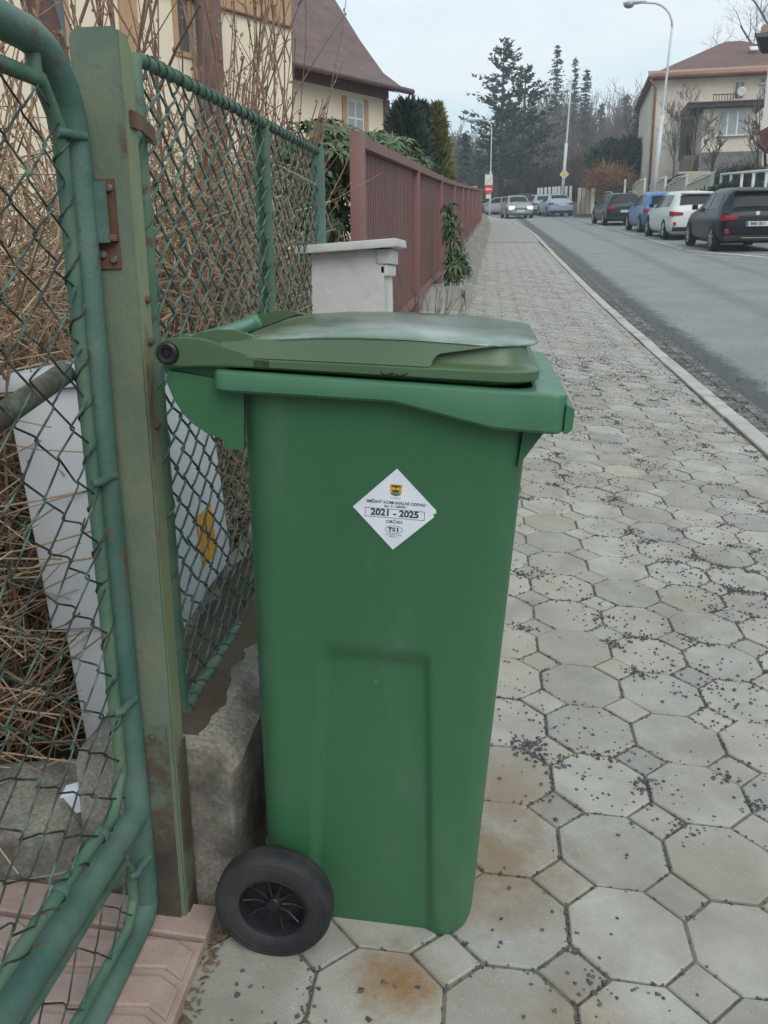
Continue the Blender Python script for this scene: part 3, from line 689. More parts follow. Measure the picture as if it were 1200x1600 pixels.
def crest(pts, m, h, name):
    c = MB(); n = len(pts); c.add([on_side(SX + x, SZ + z, h) for x, z in pts], [tuple(range(n))]); c.build(name, m, stko, local=True)
sh = [(-.0085, .0385), (-.0085, .0265), (-.0065, .0225), (0, .0205), (.0065, .0225), (.0085, .0265), (.0085, .0385)]
crest(sh, M['ink_gold'], .0014, 'crest_shield')
crest([(x * .98, z) for x, z in [(-.0080, .0255), (-.0060, .0227), (0, .0210), (.0060, .0227), (.0080, .0255)]], M['ink_teal'], .0016, 'crest_base')
crest([(-.0055, .0300), (-.0045, .0265), (.0045, .0265), (.0055, .0300), (.002, .0295), (0, .0315), (-.002, .0295)], M['ink_brown'], .0017, 'crest_figure')
crest([(-.0065, .0372), (-.0065, .0338), (-.0035, .0350), (0, .0330), (.0035, .0350), (.0065, .0338), (.0065, .0372)], M['ink_brown'], .0017, 'crest_band')

# ------------------------------------------------------------------ entrance tiles, plinth, gate, post, chain-link fence
ent = MB(); ent.grid([[(x, y, float(tp(x, y)) - .03) for x in np.linspace(-1.75, -.63, 4)] for y in np.linspace(-2.9, -1.44, 4)])
ent = struct(ent.build('entrance_path', M['joint']))
def tile(u0, u1, v0, v1, rib=True):
    mb = MB(); g = .0025
    def P(u, v, w): return tuple(map(float, (u, v, float(tp(u, v)) + w)))
    def slab(q, b, t):
        n = len(q); qi = inset(q, .003)
        mb.add([P(*p, b) for p in q] + [P(*p, t - .003) for p in q] + [P(*p, t) for p in qi], [tuple(range(2 * n, 3 * n))] + [(k * n + i, k * n + (i + 1) % n, (k + 1) * n + (i + 1) % n, (k + 1) * n + i) for k in (0, 1) for i in range(n)])
    slab([(u0 + g, v0 + g), (u1 - g, v0 + g), (u1 - g, v1 - g), (u0 + g, v1 - g)], -.04, .022)
    if rib:
        n = 4; w = (v1 - v0) / n
        for k in range(n):
            a = v0 + w * k + .006; b = a + w - .016; s_ = .03
            slab([(u0 + .012, a - s_), (u1 - .045, a), (u1 - .012, a - .018), (u1 - .012, b - .018), (u1 - .045, b), (u0 + .012, b - s_)], .018, .029)
    return mb.build('tile', M['pink'], ent)
vv = -1.47
tile(-.75, -.612, -1.53, -1.455, False)
for iv in range(4):
    for iu in range(4):
        u1 = -.612 - iu * .285; v1 = -1.535 - iv * .285
        tile(u1 - .285, u1, v1 - .285, v1, True)
tile(-1.05, -.755, -1.53, -1.455, False); tile(-1.35, -1.055, -1.53, -1.455, False); tile(-1.65, -1.355, -1.53, -1.455, False)

def noisy_block(name, x0, x1, y0, y1, zbot, ztop, ch, m, parent=None, amp=.004, sub=.05, seed=1, ground=None):
    """weathered concrete: chamfered profile swept along y, roughened"""
    rr = np.random.RandomState(seed); mb = MB(); pr = []
    def seg(a, b):
        k = max(1, int(math.hypot(b[0] - a[0], b[1] - a[1]) / sub))
        return [(a[0] + (b[0] - a[0]) * i / k, a[1] + (b[1] - a[1]) * i / k) for i in range(k)]
    c = [(x0, zbot), (x0, ztop - ch), (x0 + ch, ztop), (x1 - ch, ztop), (x1, ztop - ch), (x1, zbot)]
    for a, b in zip(c, c[1:]): pr += seg(a, b)
    pr.append(c[-1]); k = max(2, int((y1 - y0) / sub)); rows = []
    for i in range(k + 1):
        y = y0 + (y1 - y0) * i / k; dz = float(zs(y) - zs(y0)) * (1 if ground else 0); e = .4 * ch if i in (0, k) else 0
        cx = (x0 + x1) / 2
        rows.append([((x - cx) * (1 - e / (x1 - x0)) + cx + rr.normal(0, amp * .6), y + (rr.normal(0, amp * .5)), z - e * .4 + dz + rr.normal(0, amp)) for x, z in pr])
    mb.grid(rows, flip=True); n = len(pr); mb.f += [tuple(range(n)), tuple(range(k * n, (k + 1) * n))[::-1]]; mb.mi += [0, 0]
    o = mb.build(name, m, parent, auto=22); return o
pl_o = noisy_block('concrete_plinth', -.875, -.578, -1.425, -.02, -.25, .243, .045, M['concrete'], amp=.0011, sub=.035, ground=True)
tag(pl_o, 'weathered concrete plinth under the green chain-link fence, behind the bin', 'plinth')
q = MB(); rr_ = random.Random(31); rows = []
for i in range(40):                                       # soil and moss on top, with the shade there put into the same dark layer
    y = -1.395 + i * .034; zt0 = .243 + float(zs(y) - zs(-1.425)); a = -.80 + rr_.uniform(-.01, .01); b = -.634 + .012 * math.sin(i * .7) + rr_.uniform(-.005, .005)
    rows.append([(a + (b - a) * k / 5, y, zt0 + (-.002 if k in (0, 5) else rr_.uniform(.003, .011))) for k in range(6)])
q.grid(rows); q.build('soil_shade_layer', M['soil'], pl_o, smooth=True)
rk = noisy_block('stone_edging', -1.75, -.89, -1.43, -1.20, -.25, .06, .05, M['concrete'], amp=.012, sub=.05, seed=4)
tag(rk, 'rough stone edging at the foot of the dry hedge behind the gate', 'edging')

M['rust_dark'] = mat('dark_rusty_base', (.050, .042, .034), (.105, .075, .055), 10, rough=.85, c3=(.11, .14, .105), s3=9, t3=(.50, .58), bump=.002, bscale=60)
# gate post
post = thing('gate_post', 'weathered green steel gate post with rusty hinge between gate and fence', 'post', (-.695, -1.47, -.08))
mb = MB(); c_ = []
pts = [(-.727, -.10), (-.661, -.10), (-.661, 1.330)] + [(-.661 - .006, 1.334)] + [(-.712, 1.334)] + [(x, z) for x, z in arc(-.712, 1.319, .015, 90, 180, 5)]
mb.prism(pts, 'y', -1.490, -1.484); mb.build('front_plate', M['post'], post, auto=30)
mb = MB(); mb.prism([(-1.4835, -.10), (-1.444, -.10), (-1.444, 1.312), (-1.456, 1.330), (-1.4835, 1.331)], 'x', -.667, -.660)
mb.build('side_plate', M['post_yellow'], post, auto=30)
mb = MB(); mb.box((-.725, -1.4835, -.10), (-.720, -1.436, 1.325)); mb.box((-.7195, -1.441, -.10), (-.6675, -1.436, 1.31)); mb.build('back_plate', M['post'], post)
mb = MB(); mb.box((-.6935, -1.4935, 1.075), (-.6795, -1.4905, 1.146)); mb.box((-.709, -1.4935, 1.12), (-.6937, -1.4905, 1.146))
mb.build('hinge_strap', M['rust'], post)
mb = MB(); mb.cbox((-.712, -1.506, 1.064), (-.679, -1.4905, 1.074), .002); mb.box((-.712, -1.4935, 1.028), (-.679, -1.4905, 1.0635)); mb.build('hinge_seat', M['rust'], post, auto=30)
for (x, z) in ((-.6870, 1.134), (-.6880, 1.040), (-.7025, 1.137), (-.703, 1.047)):
    mb = MB(); mb.lathe([(.0055, -.001), (.0055, .003), (.004, .0048), (.0001, .005)], (x, -1.4935, z), (0, -1, 0), 12); mb.build('bolt', M['bolt'] if z != 1.137 else M['rust'], post, auto=35)
for z in (.985, .925, .80):
    mb = MB(); mb.lathe([(.006, -.001), (.006, .003), (.0045, .006), (.0001, .0065)], (-.6600, -1.4585, z), (1, 0, 0), 10); mb.build('rivet', M['rust'], post, auto=35)
mb = MB(); mb.cbox((-.722, -1.4945, -.10), (-.668, -1.4905, .315), .001); mb.build('lower_plate', M['rust_dark'], post)
mb = MB(); mb.cbox((-.6598, -1.480, -.10), (-.6570, -1.440, .27), .001); mb.build('side_strap', M['rust_dark'], post)
mb = MB(); mb.lathe([(.005, -.001), (.005, .003), (.0001, .0045)], (-.692, -1.4945, .298), (0, -1, 0), 12); mb.build('bolt', M['bolt'], post, auto=35)

# gate leaf, closed, in line with the fence and running towards the viewer, hung in front of the post
GX = -.722; GE = -2.48
gate = thing('garden_gate', 'green tubular garden gate with wire mesh, next to the gate post', 'gate', (GX, -1.95, -.05))
def G(y, z, dx=0.0): return (GX + dx, y, z)
mb = MB(); ro = .0208; yo = -1.5135; zt = 1.297; R_ = .105
mb.tube([G(GE, zt - .01)] + [G(GE + .3, zt - .002)] + [G(yo - R_ + R_ * math.sin(a), zt - R_ + R_ * math.cos(a)) for a in [math.radians(9 * i) for i in range(11)]] + [G(yo - .001, 1.0), G(yo, .6), G(yo + .004, .3), G(yo + .008, .02)], ro, 20)
mb.build('outer_frame', M['gate'], gate, auto=50)
mb = MB(); mb.tube([G(yo + .008, .05), G(yo + .010, -.010)] + [G(yo + .006, -.020), G(yo - .012, -.030), G(yo - .05, -.034), G(-1.8, -.050), G(GE, -.08)], ro * .92, 16); mb.build('bottom_rail', M['gate'], gate, auto=50)
mb = MB(); mb.tube([G(yo + .006, .163), G(-1.65, .163), G(-1.9, .163), G(GE, .163)], ro, 18); mb.build('lock_rail', M['gate'], gate, auto=50)
yi = -1.5535; ri = .0098
def inner(z0, z1, c=.05, nm='mesh_frame', r=ri):
    P = [(yi, z0 + c), (yi, (z0 + z1) / 2), (yi, z1 - c), (yi - c * .75, z1), (-2.0, z1), (-2.42 + c, z1), (-2.42, z1 - c), (-2.42, z0 + c), (-2.42 + c, z0), (-2.0, z0), (yi - c * .9, z0), (yi, z0 + c)]
    q = []
    for a, b in zip(P, P[1:]):
        k = max(1, int(math.hypot(b[0] - a[0], b[1] - a[1]) / .12))
        q += [(a[0] + (b[0] - a[0]) * i / k, a[1] + (b[1] - a[1]) * i / k) for i in range(k)]
    q.append(P[-1]); m_ = MB(); m_.tube([G(a + rs.uniform(-.0015, .0015), b + rs.uniform(-.0015, .0015)) for a, b in q], r, 12); return m_.build(nm, M['tube'], gate, auto=60)
inner(.215, 1.250)
inner(.000, .120, .03, 'lower_mesh_frame', .0085)
for z in (1.195, .735, .375, .085):
    mb = MB(); mb.tube([G(yi - .013, z, .005), G(yi - .004, z, .0125), G(yi + .011, z, .0115)], .0062, 8); mb.tube([G(yi + .003, z, .0115), G(yo - .016, z + .001, .014), G(yo - .004, z + .001, .0175)], .0066, 10); mb.build('clip', M['gate'], gate, auto=50)
mb = MB(); mb.tube([G(yi - .050, zt - .015), G(yi - .050, 1.250)], .0095, 12); mb.build('top_stub', M['gate'], gate, auto=50)
for y in (-1.64, -1.765):
    mb = MB(); mb.lathe([(.0112, -.008), (.0128, -.004), (.0128, .004), (.0112, .008)], G(y, .215), (0, 1, 0), 14); mb.build('collar', M['gate'], gate, auto=50)
mb = MB(); mb.tube([G(-1.545, .888, -.030), G(-1.776, .842, -.030), G(-2.1, .777, -.030)], .0155, 14); mb.build('bracing_rod', M['rust_dark'], gate, auto=50)
mb = MB(); mb.obox(G(yo + .004, 1.062, .015), (.020, 0, 0), (0, .006, 0), (0, 0, .080)); mb.build('hinge_leaf', M['gate'], gate)

def chainlink(P, y0, y1, z0f, z1f, w, hh, r, m, name, parent, seed, lean=0.0):
    """zig-zag wires that hook into their neighbours"""
    rr = random.Random(seed); mb = MB(); n = int(round((y1 - y0) / w)); w = (y1 - y0) / n
    for i in range(n):
        ya = y0 + i * w; za, zb = z0f(ya), z1f(ya); k = int((zb - za) / hh); h2 = (zb - za) / k; pts = []
        for j in range(k + 1):
            side = (i + j) % 2; y = ya + (w * 1.06 if side else -w * .06); x = r * 1.15 * (1 if side else -1)
            j1, j2 = rr.gauss(0, hh * .07), rr.gauss(0, hh * .10)
            z = za + j * h2 + j2
            if 0 < j < k:                                   # rounded bend round the neighbouring wire
                pts += [P(y + j1 + (-.11 if side else .11) * w, z - .13 * h2, x * .9), P(y + j1, z - .02 * h2, x * .2), P(y + j1 + (-.11 if side else .11) * w, z + .13 * h2, -x * .9)]
            else: pts.append(P(y, z, 0))
        mb.tube(pts, r, 5, cap=False)
    o = mb.build(name, m, parent, smooth=True); o['kind'] = 'stuff'; return o
chainlink(lambda y, z, x: (GX + .004 + x, y, z), -2.40, -1.5605, lambda y: .222, lambda y: 1.243 - max(0, .04 - abs(y + 1.5535)), .0455, .0345, .0016, M['wire_dark'], 'wire_mesh', gate, 2)
chainlink(lambda y, z, x: (GX + .004 + x, y, z), -2.40, -1.565, lambda y: .008, lambda y: .112, .0475, .045, .0014, M['wire_dark'], 'lower_wire_mesh', gate, 3)
def coil(P, a, b, r, wr, turns, m, parent, name='binding_wire', n=10):     # wire lashed round a tube
    a, b = Vector(a), Vector(b); d = b - a; t = d.normalized(); A = t.orthogonal().normalized(); B = t.cross(A); mb = MB(); k = int(turns * n)
    rr = random.Random(k); f = [0.0]
    for i in range(k): f.append(f[-1] + (.25 + 1.5 * rr.random() if (i // n) % 2 else .5 + rr.random()))
    mb.tube([a + d * (f[i] / f[-1]) + (A * math.cos(2 * math.pi * i / n) + B * math.sin(2 * math.pi * i / n)) * (r + wr * rr.uniform(.5, 1.0)) for i in range(k + 1)], wr, 5, cap=False)
    o = mb.build(name, m, parent, smooth=True); return o
coil(None, G(yi, .30), G(yi, 1.19), ri, .0016, 13, M['wire_dark'], gate)
coil(None, G(-1.60, .215), G(-2.38, .215), ri, .0016, 9, M['wire_dark'], gate)

# fence panel
FX = -.70; FY0, FY1 = -1.330, .105
fence = thing('chain_link_fence', 'green chain-link fence panel in a tube frame on the concrete plinth', 'fence', (FX, -.6, .2))
zt_ = lambda y: 1.335 + (y - FY0) * .0405; zb_ = lambda y: .262 + (y - FY0) * .03
def F(y, z, dx=0.0): return (FX + dx, y, z)
mb = MB(); mb.tube([F(FY0, .20), F(FY0 + .001, .5), F(FY0 - .002, .9), F(FY0, zt_(FY0) - .012), F(FY0 + .006, zt_(FY0) - .002), F(FY0 + .02, zt_(FY0))] + [F(y, zt_(y)) for y in np.linspace(FY0 + .2, FY1, 7)], .0095, 14); mb.build('top_rail', M['tube'], fence, auto=60)
mb = MB(); mb.tube([F(FY0 - .004, zb_(FY0) - .012, .003)] + [F(y, zb_(y), .003) for y in np.linspace(FY0 + .06, FY1, 7)], .0120, 12); mb.build('bottom_rail', M['tube'], fence, auto=60)
mb = MB(); mb.cbox((FX - .020, -.585, .28), (FX - .014, -.553, 1.362), .001); mb.cbox((FX - .0138, -.557, .28), (FX + .012, -.5525, 1.362), .001); mb.build('stay', M['tube'], fence, auto=40)
mb = MB(); mb.cbox((FX - .018, FY1 + .004, .20), (FX + .018, FY1 + .030, 1.405), .002); mb.build('end_post', M['gate'], fence, auto=40)
chainlink(lambda y, z, x: (FX + x, y, z), FY0 + .014, FY1, lambda y: zb_(y), lambda y: zt_(y), .0375, .0285, .00235, M['wire'], 'wire_mesh', fence, 5)
coil(None, F(FY0 + .03, zt_(FY0) + .001), F(FY1, zt_(FY1)), .0092, .0021, 34, M['wire'], fence)
coil(None, F(FY0, .30), F(FY0, 1.27), .0092, .0018, 8, M['wire'], fence)
coil(None, F(FY0, zb_(FY0), .003), F(FY1, zb_(FY1), .003), .012, .0018, 30, M['wire'], fence)
mb = MB(); mb.box((-.6595, -1.470, 1.214), (-.6555, -1.436, 1.236)); mb.obox((-.6595, -1.4358, 1.214), (.004, 0, 0), (-.020, .095, 0), (0, 0, .022)); mb.obox((-.682, -1.3405, 1.2135), (-.004, 0, 0), (0, .026, 0), (0, 0, .023)); mb.build('fixing_band', M['rust'], fence)

# electricity cabinet behind the fence, leaning a little
cab = thing('electrical_cabinet', 'leaning white electrical cabinet with yellow warning sticker behind the fence', 'cabinet', (-.93, -.85, .2))
lean = Matrix.Translation((-.93, -.85, .2)) @ Matrix.Rotation(math.radians(-4.5), 4, 'Y') @ Matrix.Rotation(math.radians(3), 4, 'Z')
def tilt(mb):
    mb.v = [tuple(lean @ Vector((a, b, c))) for a, b, c in mb.v]; return mb
q = MB(); q.cbox((-.155, -.215, .10), (.135, .215, .61), .008); tilt(q).build('housing', M['cabinet'], cab, auto=40)
q = MB(); q.cbox((-.172, -.232, .6105), (.150, .232, .645), .010); tilt(q).build('hood', M['cabinet'], cab, auto=40)
q = MB(); q.cbox((-.135, -.195, -.22), (.115, .195, .0985), .006); tilt(q).build('base', M['cabinet'], cab, auto=40)
q = MB(); q.cbox((.1355, -.20, .115), (.141, .20, .600), .002); tilt(q).build('door', M['cabinet'], cab, auto=40)
q = MB(); q.add([(.1418, y, z) for y, z in ((-.05, .165), (.08, .165), (.08, .285), (-.05, .285))] + [(.1428, y, z) for y, z in ((-.05, .165), (.08, .165), (.08, .285), (-.05, .285))], [(4, 5, 6, 7), (0, 3, 2, 1), (0, 1, 5, 4), (1, 2, 6, 5), (2, 3, 7, 6), (3, 0, 4, 7)]); tilt(q).build('warning_sticker', M['yellow'], cab)
q = MB(); q.prism([(y * .9, z) for y, z in ((.005, .185), (.035, .225), (.018, .225), (.03, .268), (.000, .232), (.016, .232))], 'x', .1429, .1433); tilt(q).build('lightning_mark', M['ink'], cab)

# plastered pillar stub with a slab on top
pil = thing('concrete_pillar', 'pale plastered concrete pillar stub with tilted slab, beyond the bin lid', 'pillar', (-.59, .1, .0))
q = MB(); bx0, bx1, by0, by1 = -.708, -.468, -.05, .205
def pr_(z, g): return [(bx0 - g, by0 - g, z), (bx1 + g, by0 - g, z), (bx1 + g, by1 + g, z), (bx0 - g, by1 + g, z)]
rows = [pr_(-.12, .0), pr_(.30, -.002), pr_(.75, -.006), pr_(1.03, -.010), pr_(1.097, -.010)]
q.grid(rows, closed=True); q.f.append((16, 17, 18, 19)); q.mi.append(0); po = q.build('shaft', M['concrete_light'], pil, auto=20)
q = MB(); q.cbox((-.500, -.046, 1.055), (-.459, .200, 1.098), .006); q.cbox((-.492, -.040, 1.02), (-.466, .198, 1.054), .006); q.build('cornice', M['concrete_light'], pil, auto=30)
q = MB(); q.cbox((-.745, -.085, 1.094), (-.435, .235, 1.118), .004)
tl = Matrix.Translation((-.59, .07, 1.106)) @ Matrix.Rotation(math.radians(-3.6), 4, 'Y') @ Matrix.Rotation(math.radians(1), 4, 'X') @ Matrix.Translation((.59, -.07, -1.104))
q.v = [tuple(tl @ Vector(p)) for p in q.v]; q.build('cap_slab', M['concrete_light'], pil, auto=30)

# ------------------------------------------------------------------ red-brown metal fence with stepped concrete footing
RF0, RFL = 2.12, 3.3
def rfx(y): return -.85 + .011 * (y - 2) + float(min(0, xk(y) - 1.35)) * 1.0
def rfz(y): return 1.735 + (float(zs(y)) - float(zs(2.1)))
rfc = 0
ordn = ['first', 'second', 'third', 'fourth', 'fifth', 'sixth', 'seventh', 'eighth', 'ninth', 'tenth', 'eleventh', 'twelfth', 'thirteenth', 'fourteenth', 'fifteenth']
redf = thing('slatted_metal_fence', 'red-brown slatted metal fence lining the pavement up the street', 'fence', (-.85, 2.1, .4))
for k in range(14):
    ya, yb = RF0 + k * RFL, RF0 + (k + 1) * RFL; xa, xb = rfx(ya), rfx(yb); za, zb = rfz(ya), rfz(yb); H_ = 1.14
    def rp(t, d, z): return Vector((xa + (xb - xa) * t + d, ya + (yb - ya) * t, z))
    w = .075 if k == 0 else .05
    q = MB(); q.cbox((xa - .045, ya - w, za - H_ - .25), (xa + .028, ya, za + .012), .003); q.build('post', M['red'], redf, auto=40)
    def bar(z0, z1, d0, d1, nm):
        b = MB(); p = rp(.004, d0, za + z0); b.obox(p, (d1 - d0, 0, 0), rp(1 - .055 / RFL, d0, zb + z0) - p, (0, 0, z1 - z0)); b.build(nm, M['red'], redf)
    bar(-.058, 0, -.032, .024, 'rail'); bar(-H_ - .03, -H_ + .012, -.03, .022, 'rail')
    if k < 5: bar(-.42, -.37, -.0595, -.0335, 'back_rail'); bar(-.86, -.81, -.0595, -.0335, 'back_rail')
    n = 30 if k < 3 else 15
    if k < 6:
        for i in range(n):
            t = (i + .5) / n * (1 - .055 / RFL) + .002; wd = RFL / n * (.80 if k < 3 else .95); zz = za + (zb - za) * t
            s_ = MB(); s_.obox(rp(t, -.033, zz - H_ + .013) + Vector((0, -wd / 2, 0)), (.010, 0, 0), (0, wd, 0), (0, 0, H_ - .072)); s_.build('slat', M['red2'], redf)
    else:
        s_ = MB()
        for i in range(n):
            t = (i + .5) / n * (1 - .055 / RFL) + .002; zz = za + (zb - za) * t
            s_.obox(rp(t, -.033, zz - H_ + .013) + Vector((0, -.1, 0)), (.010, 0, 0), (0, .20, 0), (0, 0, H_ - .072))
        s_.build('slat_panel', M['red2'], redf)['kind'] = 'stuff'
foot = thing('stepped_footing', 'low stepped concrete footing wall below the red-brown fence', 'wall', (-.6, 2.1, .2))
for k in range(28):
    ya = 1.9 + k * 1.65; yb = ya + 1.63; zt0 = float(zs(yb)) + .17 + (.12 if k % 2 else 0); xa = rfx(ya)
    o = noisy_block('footing_block', xa - .12, xa + .40 - (.06 if k % 2 else 0), ya, yb, float(zs(ya)) - .2, zt0, .012, M['pale_concrete'], foot, amp=.003, sub=.25, seed=k)

# ------------------------------------------------------------------ plants
M['stem'] = mat('dry_stem', (.20, .115, .070), (.31, .20, .125), 14, rough=.8, coords='World')
M['stem_red'] = mat('red_brown_stem', (.165, .088, .062), (.25, .145, .10), 14, rough=.75, coords='World')
M['straw'] = mat('dry_straw', (.44, .33, .22), (.25, .165, .105), 9, rough=.9, coords='World')
M['rhodo'] = mat('rhododendron_leaf', (.045, .085, .035), (.10, .145, .060), 6, rough=.45, spec=.5, coords='World', c3=(.20, .17, .07), s3=9, t3=(.62, .70))
M['bud'] = mat('yellow_bud', (.34, .27, .08), (.26, .22, .06), 9, rough=.6, coords='World')
M['thuja'] = mat('thuja_gold', (.22, .20, .070), (.12, .135, .050), 5, rough=.85, coords='World')
M['fir_dark'] = mat('fir_needles', (.030, .052, .038), (.055, .080, .058), 2, rough=.8, coords='World')
M['spruce'] = mat('spruce_needles', (.050, .070, .058), (.082, .105, .090), 2, rough=.85, coords='World')
M['pine'] = mat('pine_needles', (.028, .054, .044), (.056, .086, .068), 2, rough=.8, coords='World')
M['bark'] = mat('bark', (.105, .080, .064), (.060, .046, .038), 6, rough=.9, coords='World', bump=.01, bscale=20)
M['bark_grey'] = mat('bark_grey', (.155, .130, .115), (.105, .085, .072), 3, rough=.9, coords='World')
M['cherry'] = mat('cherry_bark', (.15, .085, .075), (.085, .048, .042), 4, rough=.7, coords='World', stretch=(1, 1, 9), bump=.004, bscale=30)
M['wood_far'] = mat('bare_wood', (.175, .148, .135), (.12, .10, .092), .4, rough=.95, coords='World')
M['hedge'] = mat('hedge_brown', (.125, .080, .056), (.075, .052, .040), 1.5, rough=.95, coords='World')
M['orange_twig'] = mat('orange_twig', (.235, .125, .060), (.17, .09, .045), 3, rough=.9, coords='World')

def rv(r, s): return Vector((r.gauss(0, s), r.gauss(0, s), r.gauss(0, s)))
def stem_shrub(name, label, base, n, hgt, spread, r, lean=(0, 0), bud=True, seed=1, m='stem', twigs=0, grp=None, side=.25, straw=0, strawh=.8, xmax=.16, clip=-.80):
    rr = random.Random(seed); t = thing(name, label, 'shrub', base, grp); st = MB(); bd = MB(); B = Vector(base)
    def bud_at(p, d, s):
        A = d.orthogonal().normalized(); q = d.cross(A)
        bd.add([p - d * s, p + A * s * .62, p + q * s * .62, p - A * s * .62, p - q * s * .62, p + d * s * 1.5],
               [(0, 2, 1), (0, 3, 2), (0, 4, 3), (0, 1, 4), (5, 1, 2), (5, 2, 3), (5, 3, 4), (5, 4, 1)])
    def shoot(p, d, L, rad, lev):
        k = max(3, int(L / .12)); pts = [p.copy()]; q = p.copy(); dd = d.normalized()
        for i in range(k):
            dd = (dd + rv(rr, .045) + Vector((0, 0, .012))).normalized(); q2 = q + dd * (L / k)
            if q2.x > clip and q2.y < 9: break
            q = q2; pts.append(q.copy())
            if bud and rr.random() < .9 and L > .2:
                for _ in range(rr.choice((1, 2, 2))): bud_at(q + rv(rr, rad * .8), (dd + rv(rr, .5)).normalized(), rr.uniform(.0045, .0085))
            if lev < 2 and i > 1 and rr.random() < side: shoot(q, (dd + rv(rr, .33)).normalized(), L * rr.uniform(.2, .45), rad * .6, lev + 1)
        if len(pts) > 1: st.tube(pts, rad, 5 if rad > .004 else 4, r2=max(.0012, rad * .35), cap=False)
    for i in range(n):
        a = rr.uniform(0, 6.28); q = B + Vector((math.cos(a), math.sin(a), 0)) * rr.uniform(0, .12) * (1 + n / 30)
        d = Vector((min(xmax, math.cos(a) * rr.uniform(0, spread) + lean[0]), math.sin(a) * rr.uniform(0, spread) + lean[1], 1))
        shoot(q, d, hgt * rr.uniform(.6, 1.08), r * rr.uniform(.6, 1.2), 0)
    st.build('stems', M[m], t, smooth=True)
    if bd.v: bd.build('buds', M['stem'], t)['kind'] = 'stuff'
    if straw:
        sw = MB()
        for i in range(straw):
            p = B + Vector((rr.gauss(0, .22), rr.gauss(0, .26), rr.uniform(.0, strawh) * rr.random() ** .5)); d = Vector((rr.gauss(0, .8), rr.gauss(0, .8), rr.gauss(.2, .7))).normalized()
            L = rr.uniform(.10, .34); b = rv(rr, .2)
            if p.y < 1.5 and p.x + (d.x + b.x) * L > -.82 or (p.y < -.45 and p.x > -1.16): continue
            sw.tube([p, p + (d + b * .3) * L * .5, p + (d + b) * L], rr.uniform(.0011, .0026), 3, cap=False)
        sw.build('dry_twigs', M['straw'], t)['kind'] = 'stuff'
    return t
gl = lambda x, y: float(garden(x, y)) + .02
HG = None
stem_shrub('dry_shrub', 'tangled straw-brown shrub seen through the gate mesh, nearest the viewer', (-1.25, -1.02, gl(-1.25, -1.02)), 26, 1.45, .40, .0045, (-.05, 0), seed=11, side=.5, straw=4940, strawh=1.3)
stem_shrub('dry_shrub', 'dense brown twiggy shrub behind the leaning cabinet', (-1.22, -.45, gl(-1.22, -.45)), 16, 1.55, .38, .0060, (0, 0), seed=12, side=.25, straw=4180, strawh=1.4)
stem_shrub('dry_shrub', 'budded upright shrub behind the gate post, reaching the top of the picture', (-1.35, .15, gl(-1.35, .15)), 26, 2.3, .42, .0080, (.02, .02), seed=13, side=.18, straw=3000, m='stem_red', strawh=1.4)
stem_shrub('dry_shrub', 'tall fan of budded brown stems above the middle of the chain-link fence', (-1.20, .55, gl(-1.20, .55)), 52, 2.0, .55, .0075, (.03, .05), seed=14, side=.2, xmax=.36, m='stem_red', straw=4940, strawh=1.45)
stem_shrub('dry_shrub', 'thin reddish stems spreading in front of the cream house eave', (-1.45, 1.35, gl(-1.45, 1.35)), 34, 2.3, .40, .0060, (.10, .0), seed=15, xmax=.40, side=.16, straw=1400, m='stem_red', strawh=1.2)
stem_shrub('dry_shrub', 'dark tangled shrub behind the far end of the chain-link fence', (-1.0, -.05, gl(-1.0, -.05)), 22, 1.25, .42, .0045, (0, 0), seed=16, side=.6, straw=5681, strawh=1.455)
stem_shrub('dry_shrub', 'straw-coloured shrub beyond the gate at the left edge of the picture', (-1.75, -.75, gl(-1.75, -.75)), 16, 1.8, .42, .0060, (0, 0), seed=17, side=.25, straw=6422, strawh=1.455)
stem_shrub('dry_shrub', 'brown stems behind the gate top, in front of the cream wall', (-2.3, .5, gl(-2.3, .5)), 26, 2.7, .45, .0080, (0, 0), seed=18, side=.18, straw=1200, strawh=1.4)

